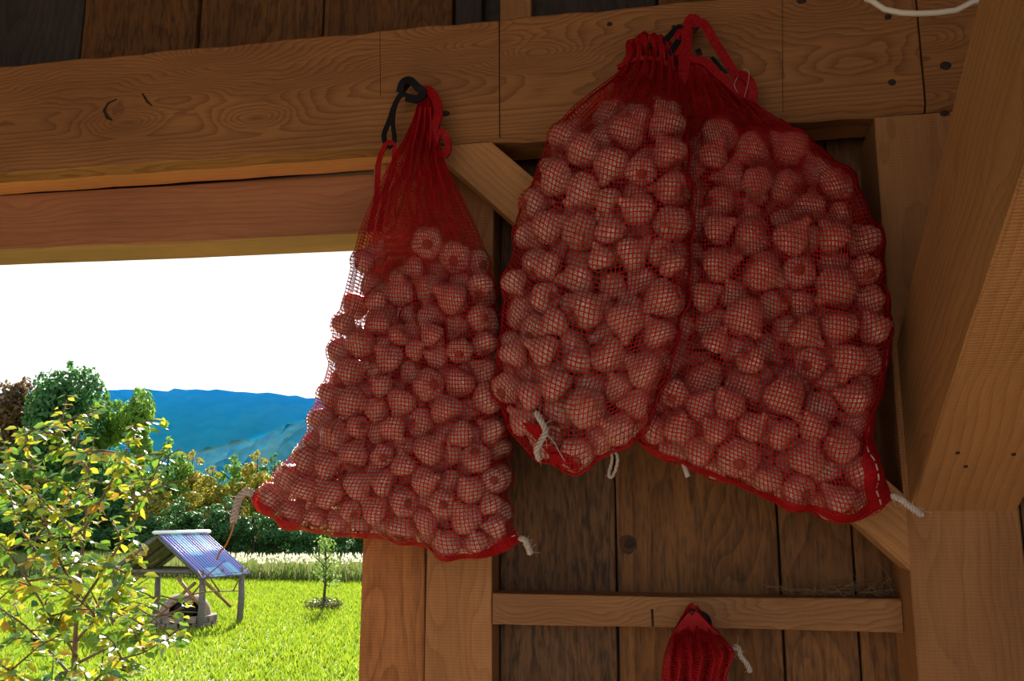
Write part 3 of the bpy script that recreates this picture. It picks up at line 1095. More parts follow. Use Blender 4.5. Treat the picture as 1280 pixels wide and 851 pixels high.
# ---- right sack
r2 = empty('garlic_sack', w(*un(960, 640, 0.1)), 'widest red mesh garlic sack, hanging rightmost with a thick red side seam', 'sack', 'net sacks of garlic')
L2 = [(845, 72), (846, 110), (846, 160), (845, 230), (843, 300), (838, 370), (822, 430), (806, 480), (788, 542)]
R2 = [(930, 122), (962, 142), (1000, 168), (1040, 203), (1074, 243), (1091, 285), (1101, 340), (1106, 400), (1107, 450), (1099, 495), (1086, 535), (1090, 575), (1112, 622)]
T2 = [(845, 72), (872, 85), (902, 104), (930, 122)]
B2 = [(788, 542), (825, 572), (856, 580), (890, 594), (935, 612), (985, 630), (1040, 646), (1072, 650), (1095, 638), (1112, 622)]
G2, W2, ns2 = make_sack(1, r2, L2, R2, T2, B2, 64, 108, 0.098, 0.108, 0.0, 0.2, 0.0315, 0.68, folds=8, thread=0.001, ntop=0.04)
nu2 = 64
edge_hem('bottom_hem', W2, lambda Wd: Wd[-1, :nu2 + 1], .003, M_TAPE, r2, .005, wav=.004)
# the side seam: a doubled red band with white stitching
sd = [(1052, 222, .112), (1074, 246, .115), (1090, 290, .118), (1100, 345, .118), (1104, 400, .118), (1104, 450, .118), (1094, 500, .118), (1081, 545, .118), (1083, 585, .12), (1098, 622, .12)]
rows_ = np.arange(14, 109)
band('side_seam', strip_cols(W2, rows_, nu2 - np.interp(rows_ / 108, [.13, .4, .7, .85, .93, 1], [1.6, 2.2, 2.8, 4.2, 5.6, 6.0]), nu2), M_TAPE, r2, .003)
sc_ = strip_cols(W2, rows_, nu2 - np.interp(rows_ / 108, [.13, .4, .7, .85, .93, 1], [.8, 1.1, 1.4, 2.1, 2.8, 3.0]), nu2)[:, 0]
k = MB()
Ps = spline(sc_[52:], 61) + NV * .0042
for i in range(20):
    k.tube(Ps[i * 3:i * 3 + 3], .0009, k=4)
k.build('stitching', M_STRING, r2)
edge_hem('side_edge', W2, lambda Wd: Wd[10:, nu2], .0035, M_TAPE, r2, .004, wav=.002)
band('bottom_hem', strip_rows(W2, np.arange(0, nu2 + 1), 108 - np.interp(np.arange(0, nu2 + 1), [0, 30, 54, 64], [1.0, 1.2, 2.2, 3.2])), M_TAPE, r2)
cord('tie_string', [(1114, 619, .112), (1126, 624, .115), (1136, 632, .112), (1148, 640, .108), (1153, 644, .106)], .0036, M_STRING, r2, 40, True, 20)
cord('toggle', [(855, 580, .125), (858, 590, .13), (860, 596, .13)], .0045, M_STRING, r2, 12)
# neck straps on the nail
ribbon('hanging_ribbon', [(856, 112, .055), (855, 85, .055), (858, 50, .05), (862, 27, .045), (868, 24, .045), (874, 34, .045)], .0105, M_TAPE, r2, .001, 50)
ribbon('hanging_ribbon', [(868, 30, .05), (880, 30, .052), (893, 52, .052), (908, 75, .052), (922, 98, .055), (934, 122, .055), (940, 138, .05)], .0085, M_TAPE, r2, .001, 60)
ribbon('gathered_frill', [(862, 74, .05), (880, 78, .056), (896, 92, .058), (914, 108, .058), (928, 124, .052)], .008, M_TAPE, r2, .005, 40)
ribbon('gathered_frill', [(846, 70, .05), (846, 46, .048), (852, 40, .046), (858, 60, .05), (852, 90, .055)], .005, M_TAPE, r2, .003, 40)
ribbon('gathered_frill', [(922, 92, .055), (936, 100, .06), (942, 118, .058), (940, 132, .05)], .008, M_TAPE, r2, .003, 30)
cord('loose_thread', [(930, 86, .064), (936, 90, .066), (935, 104, .066), (930, 122, .062)], .0005, M_STRING, r2, 20)
cord('loose_thread', [(922, 96, .064), (918, 106, .064), (922, 116, .064)], .0005, M_STRING, r2, 20)
ribbon('black_strap', [(864, 42, .046), (872, 32, .048), (878, 26, .046)], .005, M_BLACK, r2, .0014, 16)
ribbon('black_strap', [(872, 62, .05), (874, 66, .052), (875, 70, .05)], .005, M_BLACK, r2, .002, 10)
ribbon('black_strap', [(890, 72, .05), (899, 82, .058), (908, 92, .056)], .003, M_BLACK, r2, .002, 14)

# ---- middle sack
r3 = empty('garlic_sack', w(*un(720, 585, 0.18)), 'middle red mesh garlic sack, overlapping the widest one, bottom corner tied up', 'sack', 'net sacks of garlic')
L3 = [(788, 52), (774, 90), (742, 118), (706, 150), (682, 190), (662, 240), (646, 295), (634, 350), (627, 410), (623, 460), (624, 498)]
R3 = [(838, 56), (846, 96), (854, 150), (858, 220), (862, 290), (858, 360), (848, 410), (832, 460), (812, 528)]
T3 = [(788, 52), (800, 48), (820, 48), (838, 56)]
B3 = [(624, 498), (638, 532), (660, 560), (690, 580), (718, 588), (745, 578), (772, 560), (795, 548), (812, 528)]
G3, W3, ns3 = make_sack(2, r3, L3, R3, T3, B3, 46, 98, 0.088, 0.118, 0.085, 0.17, 0.031, 0.68, folds=7, thread=0.001, ntop=0.045)
nu3 = 46
edge_hem('bottom_hem', W3, lambda Wd: Wd[-1, :nu3 + 1], .0025, M_TAPE, r3, .004, wav=.003)
edge_hem('side_edge', W3, lambda Wd: Wd[6:, nu3], .0022, M_TAPE, r3, .003)
edge_hem('side_edge', W3, lambda Wd: Wd[6:, 0], .002, M_TAPE, r3, .003)
# folded corner flap under the bottom
k = MB()
fl = [(652, 528, .2), (674, 530, .222), (690, 556, .225), (722, 586, .2), (704, 588, .19), (678, 560, .2)]
V = [w(*un(*p)) for p in fl] + [w(*un(p[0], p[1], p[2] - .006)) for p in fl]
k.add(V, [(0, 5, 2, 1), (5, 4, 3, 2), (6, 7, 8, 11), (11, 8, 9, 10)] + [(i, (i + 1) % 6, 6 + (i + 1) % 6, 6 + i) for i in range(6)])
k.build('corner_flap', M_TAPE, r3, smooth=False)
ribbon('corner_flap', [(690, 575, .205), (706, 573, .215), (724, 585, .2)], .009, M_TAPE, r3, .003, 12)
cord('tie_string', [(670, 515, .235), (677, 527, .24), (682, 540, .24), (675, 553, .24), (671, 564, .235), (674, 575, .23)], .0032, M_STRING, r3, 44, True, 40)
cord('loose_thread', [(681, 540, .24), (692, 552, .238), (700, 566, .232), (706, 576, .225)], .0007, M_STRING, r3, 24)
cord('string_loop', [(766, 560, .17), (772, 572, .165), (769, 588, .16), (764, 597, .16), (761, 592, .16), (765, 575, .165), (764, 562, .17)], .0016, M_STRING, r3, 44, True, 10)
for q, (xa, ya, xb, yb, hw_) in enumerate(((773, 100, 783, 76, .006), (781, 84, 786, 56, .006), (796, 84, 797, 50, .005), (808, 80, 804, 46, .006), (817, 82, 815, 47, .004), (826, 84, 824, 50, .006), (838, 90, 833, 56, .005))):
    ribbon('gathered_frill', [(xa - 2, ya + 16, .056 + .004 * (q % 2)), (xa, ya, .064), ((xa + xb) / 2 + 3, (ya + yb) / 2, .058 + .006 * (q % 3)), (xb, yb, .052), (xb + 4, yb - 3, .044)], hw_, M_TAPE, r3, .004, 24)
ribbon('neck_fold', [(772, 84, .066), (800, 74, .07), (826, 76, .07), (842, 88, .066)], .004, M_TAPE, r3, .004, 24)
ribbon('black_strap', [(830, 74, .06), (824, 62, .058), (834, 48, .052), (846, 36, .046), (851, 34, .042), (852, 44, .046), (842, 60, .056), (832, 73, .062)], .0055, M_BLACK, r3, .0016, 50)
ribbon('black_strap', [(800, 82, .068), (808, 66, .066), (813, 54, .062)], .0028, M_BLACK, r3, .001, 12)

# ---- small bag at the bottom
r4 = empty('garlic_sack', w(*un(870, 1000, 0.0)), 'small red mesh bag hung from the ledge rail at the bottom', 'sack', 'net sacks of garlic')
L4 = [(856, 768), (846, 782), (836, 800), (829, 825), (826, 860), (820, 910), (822, 960)]
R4 = [(880, 770), (890, 782), (905, 798), (917, 815), (911, 834), (906, 858), (914, 910), (920, 960)]
T4 = [(856, 768), (862, 762), (872, 762), (880, 770)]
B4 = [(822, 960), (850, 972), (890, 972), (924, 960)]
make_sack(3, r4, L4, R4, T4, B4, 40, 64, 0.030, 0.042, 0.0, 0.1, 0.024, 0.5, folds=4, thread=0.001, ntop=-0.05, bulbs=False, famp=0.013, fend=1.2)
for q, pts in enumerate((((858, 800, .0), (856, 784, -.03), (862, 764, -.055), (868, 757, -.06)),
                         ((884, 806, .005), (880, 790, -.02), (874, 772, -.05), (868, 760, -.06)),
                         ((846, 806, -.02), (850, 786, -.045), (860, 768, -.06)),
                         ((898, 815, .0), (908, 818, .01), (904, 830, .01), (890, 834, .02)))):
    ribbon('gathered_neck', pts, .008, M_TAPE, r4, .005, 24)
k = MB()     # folded cloth inside the bag, what makes it look solid red
Pq = spline(np.array([w(*un(*p)) for p in ((868, 768, -.05), (868, 800, -.01), (872, 850, .02), (873, 950, .025))]), 24)
hwq = np.interp(np.linspace(0, 1, 24), [0, .2, .5, 1], [.007, .024, .038, .045])
Vq, Fq0 = sweep(Pq, hwq * .95, hwq * .36, NV, 40)
for i in range(24):
    for q in range(40):
        a = q * 2 * math.pi / 40
        f_ = 1 + .30 * math.sin(7 * a + i * .35) + .2 * math.sin(3 * a - i * .6) + .08 * math.sin(15 * a + i * .8)
        Vq[i * 40 + q] = Pq[i] + (Vq[i * 40 + q] - Pq[i]) * f_
k.add(Vq, Fq0)
k.build('folded_lining', M_TAPE, r4)
ribbon('black_strap', [(870, 762, -.05), (884, 770, -.05), (888, 782, -.04), (884, 790, -.035)], .003, M_BLACK, r4, .0012, 24)
cord('tie_string', [(915, 812, .02), (922, 808, .025), (926, 820, .025), (934, 830, .02), (938, 840, .02)], .0028, M_STRING, r4, 36, True, 18)

# ---- place the bulbs: those that show are things, the rest is one mass per sack
CC = np.array([b['c'] for b in ALLB])
RR = np.array([b['r'] for b in ALLB])
vis = []
for i in range(len(ALLB)):
    vd = CAM - CC[i]
    dist = np.linalg.norm(vd)
    vd /= dist
    sx_ = np.cross(vd, Z3)
    sx_ /= np.linalg.norm(sx_)
    sy_ = np.cross(sx_, vd)
    ok = 0
    rel = CC - CC[i]
    dep = rel @ vd
    ax_, ay_ = rel @ sx_, rel @ sy_
    fr = dep > RR[i] * 0.15
    for q in range(40):
        a = q * 2.39996
        rad = RR[i] * math.sqrt((q + .5) / 40)
        xq, yq = rad * math.cos(a), rad * math.sin(a)
        if not np.any(fr & ((ax_ - xq) ** 2 + (ay_ - yq) ** 2 < (RR * 0.98) ** 2)):
            ok += 1
    vis.append(ok / 40 * (RR[i] / dist) ** 2)
vis = np.array(vis)
order = np.argsort(-vis)
full = (0.024 / 1.6) ** 2
show = [i for i in order if vis[i] > full * 0.10][:296]
showset = set(show)
TR = {0: 'left', 1: 'right', 2: 'middle'}
USED = {}
for sidx in range(3):
    mine = [i for i in show if ALLB[i]['sack'] == sidx]
    if not mine:
        continue
rot_r = random.Random(3)


def bulb_matrix(b):
    ax = Vector(b['ax'])
    q = ax.to_track_quat('Z', 'Y')
    return Matrix.Translation(Vector(b['c'])) @ q.to_matrix().to_4x4() @ Matrix.Rotation(rot_r.uniform(0, 6.28), 4, 'Z') @ Matrix.Scale(b['r'], 4)


zone = ['top', 'upper', 'lower', 'bottom']
side3 = [' left', ' centre', ' right']


def pose(b):
    vd = CAM - b['c']
    vd = vd / np.linalg.norm(vd)
    f = b['ax'] @ vd
    if f < -0.6:
        return 'with its root end facing out'
    if f > 0.75:
        return 'with its neck pointing outward'
    x, z = b['ax'] @ T, b['ax'][2]
    if abs(z) > abs(x):
        return 'with its neck pointing up' if z > 0 else 'with its neck pointing down'
    return 'with its neck pointing right' if x > 0 else 'with its neck pointing left'

for sidx in range(3):
    mine = [i for i in show if ALLB[i]['sack'] == sidx]
    tt = [ALLB[i]['t'] for i in mine]
    tq = np.quantile(tt, [.33, .67])
    cells_ = {}
    for i in mine:
        b = ALLB[i]
        b['zone'] = zone[min(3, int(b['fz'] * 4))]
        cells_.setdefault((pose(b), b['zone'], side3[int(np.searchsorted(tq, b['t']))]), []).append(b)
    for (po, zo, si), bs in cells_.items():
        bs.sort(key=lambda q: q['fz'])
        for q, b in enumerate(bs):
            rank = '' if len(bs) == 1 else ('highest ', 'second highest ', 'third highest ', 'fourth highest ', 'fifth highest ', 'sixth highest ', 'seventh highest ', 'eighth highest ', 'lowest ')[min(q, 8)]
            b['lab'] = '%sgarlic bulb %s, %s%s of the %s sack' % (rank, po, zo, si, TR[sidx])
    for i in mine:
        b = ALLB[i]
        M = bulb_matrix(b)
        variant = BULBS[rot_r.randrange(len(BULBS))]
        z_, lab = b['zone'], b['lab']
        root = bpy.data.objects.new('garlic_bulb', None)
        COL.objects.link(root)
        root.empty_display_size = 0.02
        root.matrix_world = M
        tag(root, lab, 'garlic', 'garlic bulbs %s of the %s sack' % (z_, TR[sidx]))
        for nm, me in zip(('bulb', 'stem', 'roots'), variant):
            o = bpy.data.objects.new(nm, me)
            COL.objects.link(o)
            o.parent = root
    # deeper bulbs
    rest = [i for i in range(len(ALLB)) if ALLB[i]['sack'] == sidx and i not in showset]
    VV, QQ, n_ = [], [], 0
    V0, F0 = arr(BULBS[sidx][0])
    F0q = [f for f in F0 if len(f) == 4]
    for i in rest:
        M = np.array(bulb_matrix(ALLB[i]))
        VV.append(V0 @ M[:3, :3].T + M[:3, 3])
        QQ.append(np.array(F0q) + n_)
        n_ += len(V0)
    if rest:
        me = mesh_np('garlic_mass', np.vstack(VV), np.vstack(QQ), True)
        tag(link('garlic_mass', me, M_SKIN), 'hidden garlic bulbs packed deep inside the %s sack' % TR[sidx], 'garlic', kind='stuff')

# ------------------------------------------------------------------ outdoors
M_GROUND = plain('ground_green', (0.1, 0.19, 0.012), 0.9, scale=0.9, col2=(0.2, 0.27, 0.02))
gm = MB()
gx = np.linspace(-90, 60, 26)
gy = np.linspace(2.3, 140, 30)
V = [(x, y, GZ + 0.10 * math.sin(x * .21 + y * .13) + (0.0 if y < 60 else (y - 60) * 0.03) - (0.1 if y < 60 else 0)) for y in gy for x in gx]
Fq = [(j * 26 + i, j * 26 + i + 1, (j + 1) * 26 + i + 1, (j + 1) * 26 + i) for j in range(29) for i in range(25)]
tag(link('ground_field', mesh('ground_field', V, Fq), M_GROUND), 'green field behind the barn', 'ground', kind='structure')
gm = MB()
gm.box((-1.0, -20, GZ - .1), (40, 0, 0), (0, 22.2, 0), (0, 0, .1))
gm.build('ground_yard', plain('yard_bounce_tan', (0.5, 0.38, 0.25), 0.95, noise=.25, scale=1.5), smooth=False)['kind'] = 'structure'  # unseen yard, tan tone picked to throw warm light into the barn


def blades(name, xy, hts, wid, mat, lean=0.35, label=None, cat=None, zf=None, plume=None):
    n = len(xy)
    a = rng.uniform(0, math.pi, n)
    z0 = np.array([GZ + 0.10 * math.sin(x * .21 + y * .13) - 0.1 for x, y in xy])
    dx, dy = np.cos(a) * wid, np.sin(a) * wid
    lx, ly = rng.normal(0, lean, n) * hts, rng.normal(0, lean, n) * hts
    B1_ = np.stack([xy[:, 0] - dx, xy[:, 1] - dy, z0 - .03], 1)
    B2_ = np.stack([xy[:, 0] + dx, xy[:, 1] + dy, z0 - .03], 1)
    Tm = np.stack([xy[:, 0] + lx, xy[:, 1] + ly, z0 + hts], 1)
    V_ = np.stack([B1_, B2_, Tm], 1).reshape(-1, 3)
    Q_ = np.arange(3 * n).reshape(-1, 3)
    o = link(name, mesh_np(name, V_, Q_), mat)
    return tag(o, label, cat, kind='stuff')


M_GRASS = leafmat('grass_blade', [(0.2, 0.31, 0.015), (0.3, 0.38, 0.02), (0.14, 0.26, 0.012), (0.38, 0.42, 0.05)], trans=0.5, rough=0.6, gloss=0.15)
n = 110000
yy = 12 + (52 - 12) * rng.uniform(0, 1, n) ** 0.8
xx = yy * rng.uniform(-0.66, -0.08, n)
blades('lawn_grass', np.stack([xx, yy], 1), rng.uniform(.05, .14, n) * (0.7 + yy / 60), 0.018 + yy[:, None].ravel() * .0005, M_GRASS, 0.5, 'bright green mown grass of the field, lit from behind', 'grass')
M_TALL = leafmat('tall_grass', [(0.16, 0.22, 0.05), (0.12, 0.2, 0.03), (0.3, 0.28, 0.12), (0.08, 0.15, 0.02)], trans=0.5, rough=0.7)
n = 26000
yy = rng.uniform(43, 54, n)
xx = yy * rng.uniform(-0.62, -0.10, n)
blades('tall_grass', np.stack([xx, yy], 1), rng.uniform(.5, 1.15, n), 0.035, M_TALL, 0.2, 'strip of tall pale seeding grass in front of the forest', 'grass')
M_FLUFF = leafmat('grass_plume', [(0.6, 0.55, 0.45), (0.45, 0.42, 0.32)], trans=0.5)
n = 500
yy = rng.uniform(43, 46, n)
xx = yy * rng.uniform(-0.34, -0.12, n)
k = MB()
for x, y in zip(xx, yy):
    h_ = random.uniform(.75, 1.1)
    z0 = GZ - .1 + h_
    k.add([(x - .05, y, z0), (x + .05, y, z0 + .02), (x + random.uniform(-.04, .04), y, z0 + .16)], [(0, 1, 2)])
tag(k.build('grass_plumes', M_FLUFF), 'white seed heads in the tall grass strip', 'seed heads', kind='stuff')


# ---- trees
def leaf_cloud(blobs, n, size, seed, shell=0.55):
    r = np.random.default_rng(seed)
    bw = np.array([b[3] * b[4] * b[5] for b in blobs]) ** 0.67
    pick = r.choice(len(blobs), n, p=bw / bw.sum())
    B = np.array(blobs)[pick]
    d = r.normal(0, 1, (n, 3))
    d /= np.linalg.norm(d, axis=1)[:, None]
    rad = shell + (1.05 - shell) * r.uniform(0, 1, n) ** 0.5
    C = B[:, :3] + d * B[:, 3:6] * rad[:, None]
    nrm = d + r.normal(0, .7, (n, 3)) + np.array([0, 0, .4])
    nrm /= np.linalg.norm(nrm, axis=1)[:, None]
    a = np.cross(nrm, r.normal(0, 1, (n, 3)))
    a /= np.linalg.norm(a, axis=1)[:, None] + 1e-9
    b_ = np.cross(nrm, a)
    s_ = size * r.uniform(.6, 1.35, n)[:, None]
    V_ = np.stack([C - a * s_, C - b_ * s_ * .6, C + a * s_, C + b_ * s_ * .6], 1).reshape(-1, 3)
    return V_, np.arange(4 * n).reshape(-1, 4)


def round_blobs(h, wdt, seed, base=0.15, conical=0.0, nb=16):
    r = random.Random(seed)
    out = []
    for i in range(nb):
        f = (i + .5) / nb
        z = h * (base + (1 - base) * f)
        wr = wdt * (math.sin(math.pi * min(1, f * .85 + .15)) ** .7) * (1 - conical * f)
        a = r.uniform(0, 6.28)
        q = r.uniform(.2, .8) * wr
        s_ = (0.3 + .25 * r.random()) * max(.5, wr)
        out.append((q * math.cos(a), q * math.sin(a), min(z, h - s_ * .6), s_, s_, s_ * .85))
    return out


M_BARK = plain('bark', (0.09, 0.06, 0.04), 0.9, noise=0.5, scale=8)
G_DARK = leafmat('foliage_dark', [(0.055, 0.16, 0.045), (0.085, 0.2, 0.05), (0.06, 0.17, 0.08)], trans=0.5, gloss=0.2)
G_MID = leafmat('foliage_mid', [(0.14, 0.29, 0.04), (0.23, 0.36, 0.04), (0.11, 0.26, 0.06)], trans=0.5, gloss=0.2)
G_YEL = leafmat('foliage_autumn', [(0.42, 0.34, 0.04), (0.28, 0.34, 0.04), (0.46, 0.27, 0.05), (0.2, 0.3, 0.04)], trans=0.5, gloss=0.2)
G_RUST = leafmat('foliage_rust', [(0.16, 0.07, 0.03), (0.1, 0.08, 0.03), (0.2, 0.1, 0.03)], trans=0.35, gloss=0.2)
CROWNS = {}
for nm, mat in (('dark', G_DARK), ('mid', G_MID), ('yel', G_YEL), ('rust', G_RUST)):
    for shp in range(3):
        con = (0.25, 0.45, 0.0)[shp]
        bl_ = round_blobs(8, (2.5, 1.9, 2.4)[shp], 11 + shp * 7, (.08, .1, .3)[shp], con, 22)
        if shp:
            bl_ += [(random.Random(q).uniform(-1, 1) * 1.1, random.Random(q + 5).uniform(-1, 1), 8 - .9 - .25 * q, .75, .75, .8) for q in range(6)]
        V_, Q_ = leaf_cloud(bl_, 7000, .135, 4 + shp)
        me = mesh_np('crown', V_, Q_)
        me.materials.append(mat)
        CROWNS[nm, shp] = me
tk = MB()
tk.tube([(0, 0, -.3), (.05, .03, 2.5), (-.04, 0, 5), (0, 0, 7.4)], [.2, .15, .09, .03], k=8)
for q in range(7):
    a = q * 2.1
    z = 2 + q * .6
    tk.tube([(0, 0, z), (math.cos(a) * .8, math.sin(a) * .8, z + .7), (math.cos(a) * 1.5, math.sin(a) * 1.5, z + 1.1)], [.06, .04, .015], k=5)
TRUNK = mesh('trunk', tk.V, tk.F)
TRUNK.materials.append(M_BARK)


def tree(px, dist, top_py, kind, shp, wscale, label, group, name='forest_tree'):
    g = at_y(px, 650, dist)
    zt = at_y(px, top_py, dist)[2]
    base = GZ - 0.1 + (0 if dist < 60 else (dist - 60) * 0.03)
    h = zt - base
    o = bpy.data.objects.new(name, None)
    COL.objects.link(o)
    o.location = (g[0], g[1], base)
    o.rotation_euler = (0, 0, random.uniform(0, 6.28))
    o.scale = (h / 8 * wscale, h / 8 * wscale, h / 8)
    tag(o, label, 'tree', group)
    for nm, me in (('crown', CROWNS[kind, shp]), ('trunk', TRUNK)):
        c_ = bpy.data.objects.new(nm, me)
        COL.objects.link(c_)
        c_.parent = o
    return o


KL = {'dark': 'dark green tree', 'mid': 'mid green tree', 'yel': 'yellowing autumn tree', 'rust': 'rust brown autumn tree'}
# tall trees at the left
tree(12, 64, 470, 'rust', 2, .8, 'rust brown autumn tree at the far left of the forest', None)
tree(70, 62, 452, 'dark', 2, .85, 'tallest dark green tree standing at the left of the forest', None)
tree(122, 66, 492, 'mid', 1, .68, 'slim green tree just right of the tallest tree', None)
tree(160, 64, 486, 'mid', 1, .7, 'second slim tall tree, its crown against the blue hill', None)
rr_ = random.Random(12)
ORD = ['first', 'second', 'third', 'fourth', 'fifth', 'sixth', 'seventh', 'eighth', 'ninth', 'tenth', 'eleventh', 'twelfth', 'thirteenth', 'fourteenth', 'fifteenth']
NK = {}
for i, (px, dd, ty, kd, sh_, ws) in enumerate((
        (30, 58, 560, 'mid', 0, 1.1), (105, 57, 560, 'dark', 0, 1.1), (150, 60, 575, 'mid', 0, 1.1), (192, 58, 592, 'yel', 0, 1.1), (205, 63, 545, 'mid', 0, .95),
        (236, 66, 562, 'yel', 0, .95), (262, 62, 580, 'yel', 0, 1.0), (290, 66, 566, 'mid', 0, 1.0), (318, 64, 562, 'yel', 0, .95),
        (340, 68, 566, 'dark', 0, .95), (366, 66, 562, 'mid', 0, 1.0), (392, 70, 572, 'yel', 0, 1.0), (425, 68, 576, 'mid', 0, 1.0), (460, 69, 570, 'dark', 0, 1.0))):
    NK[kd] = NK.get(kd, -1) + 1
    tree(px, dd, ty, kd, sh_, ws, ORD[NK[kd]] + ' ' + KL[kd] + ' from the left along the forest edge', 'forest edge ' + KL[kd] + 's')
for i, (px, ty) in enumerate(sorted(((225, 620), (255, 632), (285, 618), (318, 640), (345, 628), (375, 645), (402, 635), (432, 640), (465, 640), (190, 640), (150, 640), (110, 640), (60, 640), (10, 640)))):
    tree(px, 55.5 + rr_.uniform(-.6, 1.0), ty, 'dark', 0, 1.45, ORD[i] + ' low dark shrub from the left at the forest foot', 'shrubs along the forest foot', 'forest_shrub')

# ---- hills with haze in front of them
def ridge(name, pts, dist, depth, mat, kind, label, cat, dz=0.0, front=0.0, bumps=1.0, seed=1):
    P = np.array([at_y(x, y, dist) for x, y in pts])
    P = spline(P, 120)
    r = np.random.default_rng(seed)
    V_, Fq_ = [], []
    rows = 14
    for j in range(rows + 1):
        f = j / rows
        for i in range(120):
            z = P[i, 2] + dz + bumps * r.uniform(-1, 1) * (1.6 if j == 0 else 2.2)
            zz = z * (1 - f) + (-3) * f
            V_.append((P[i, 0], P[i, 1] - front - depth * f + 8 * bumps * r.uniform(-1, 1), zz))
    for j in range(rows):
        for i in range(119):
            a = j * 120 + i
            Fq_.append((a, a + 1, a + 121, a + 120))
    o = link(name, mesh(name, V_, Fq_, True), mat)
    return tag(o, label, cat, kind=kind), P


M_HILL = plain('hill_forest', (0.012, 0.028, 0.012), 1.0, scale=0.06, col2=(0.025, 0.045, 0.016), spec=0.0)
M_HILL2 = plain('hill_forest_near', (0.025, 0.06, 0.02), 1.0, scale=0.08, col2=(0.06, 0.10, 0.025), spec=0.0)
far = [(-500, 520), (-200, 500), (0, 492), (100, 489), (180, 488), (240, 487), (300, 489), (360, 494), (420, 499), (520, 505), (700, 515), (1000, 530)]
_, PF = ridge('hill_far', far, 900, 260, M_HILL, 'structure', 'long blue wooded hill on the horizon', 'hill')
near = [(100, 600), (200, 580), (260, 562), (300, 553), (350, 538), (385, 524), (430, 508), (500, 488), (600, 470), (800, 450)]
_, PN = ridge('hill_near', near, 520, 200, M_HILL2, 'structure', 'greener wooded hillside sloping down in front of the far hill', 'hill', seed=3)


def haze(name, P, front, thick, depth, dens, col, label, lift=2.5):
    """closed slab of misty air lying against a hillside"""
    s = NT(name)
    sc = s.n('VolumeScatter', {'Color': (*col, 1), 'Density': dens, 'Anisotropy': 0.0})
    s.t.links.new(sc.outputs[0], s.out.inputs['Volume'])
    m = len(P)
    V_ = []
    for i in range(m):
        x, y, z = P[i]
        za, zb_ = 1.6 + (z + lift - 1.6) * (y - front) / y, 1.6 + (z + lift - 1.6) * (y - front - thick) / y
        V_ += [(x, y - front, za), (x, y - front - depth, -6), (x, y - front - thick - depth, -6), (x, y - front - thick, zb_)]
    Fq_ = []
    for i in range(m - 1):
        for q in range(4):
            a, b_ = i * 4 + q, i * 4 + (q + 1) % 4
            Fq_.append((a, b_, b_ + 4, a + 4))
    Fq_.append((3, 2, 1, 0))
    Fq_.append(tuple((m - 1) * 4 + q for q in range(4)))
    import bmesh
    me = mesh(name, V_, Fq_, False)
    bm = bmesh.new()
    bm.from_mesh(me)
    bmesh.ops.recalc_face_normals(bm, faces=bm.faces)
    if bm.calc_volume(signed=True) < 0:
        bmesh.ops.reverse_faces(bm, faces=bm.faces)
    bm.to_mesh(me)
    bm.free()
    o = link(name, me, s.m)
    return tag(o, label, 'haze', kind='stuff')


haze('blue_haze', PF[::6], 14, 60, 260, 0.0095, (0.0, 0.24, 0.9), 'blue haze lying against the far hill')
haze('blue_haze', PN[::6], 14, 40, 200, 0.0045, (0.0, 0.35, 0.9), 'thin blue haze before the nearer green hillside', -3.0)

# ---- shelter with the striped roof and the clay oven under it
p1 = gnd(249, 787)
p1[2] = GZ
rd = np.array([0.33, 0.944, 0])
qd = np.array([-0.944, 0.33, 0])
hut = empty('oven_shelter', p1, 'small open shelter with a shiny blue striped roof on the lawn', 'shelter')
ez = at_y(253, 722, p1[1])[2]
rz = at_y(181, 668, p1[1] + .3)[2] + .02
half = 1.38
Lr = 1.95
e0 = p1 + qd * (-.10) - rd * 0.08
e0[2] = ez
rg0 = p1 + qd * half - rd * 0.08
rg0[2] = rz
M_PURP = plain('roof_metal_violet', (0.26, 0.24, 0.5), 0.3, metal=0.6, spec=0.6)
M_CYAN = plain('roof_sheet_cyan', (0.3, 0.62, 0.75), 0.3, metal=0.3, spec=0.6)
M_BLUE = plain('roof_sheet_blue', (0.12, 0.22, 0.5), 0.3, metal=0.5, spec=0.6)
M_CAP = plain('roof_ridge', (0.9, 0.91, 0.93), 0.3, metal=0.0, spec=0.7)
slope = e0 - rg0


def roof_sheet(a0_, a1_, b0, b1, mat, base_, slp, name='roof_panel'):
    """corrugated sheet between a0..a1 along the ridge and b0..b1 down the slope"""
    nn = np.cross(rd, slp)
    nn /= np.linalg.norm(nn)
    if nn[2] < 0: nn = -nn
    m = max(4, int((a1_ - a0_) * Lr / 0.075) * 2)
    V_, Fq_ = [], []
    for lay in (0, 1):
        for b_ in (b0, b1):
            for i in range(m + 1):
                a = a0_ + (a1_ - a0_) * i / m
                V_.append(base_ + rd * (a * Lr) + slp * b_ + nn * (0.022 * (i % 2) - .006 * lay))
    for i in range(m):
        Fq_.append((i, i + 1, m + 2 + i, m + 1 + i))
        o_ = 2 * (m + 1)
        Fq_.append((o_ + i + 1, o_ + i, o_ + m + 1 + i, o_ + m + 2 + i))
    return link(name, mesh(name, V_, Fq_, False), mat, hut)


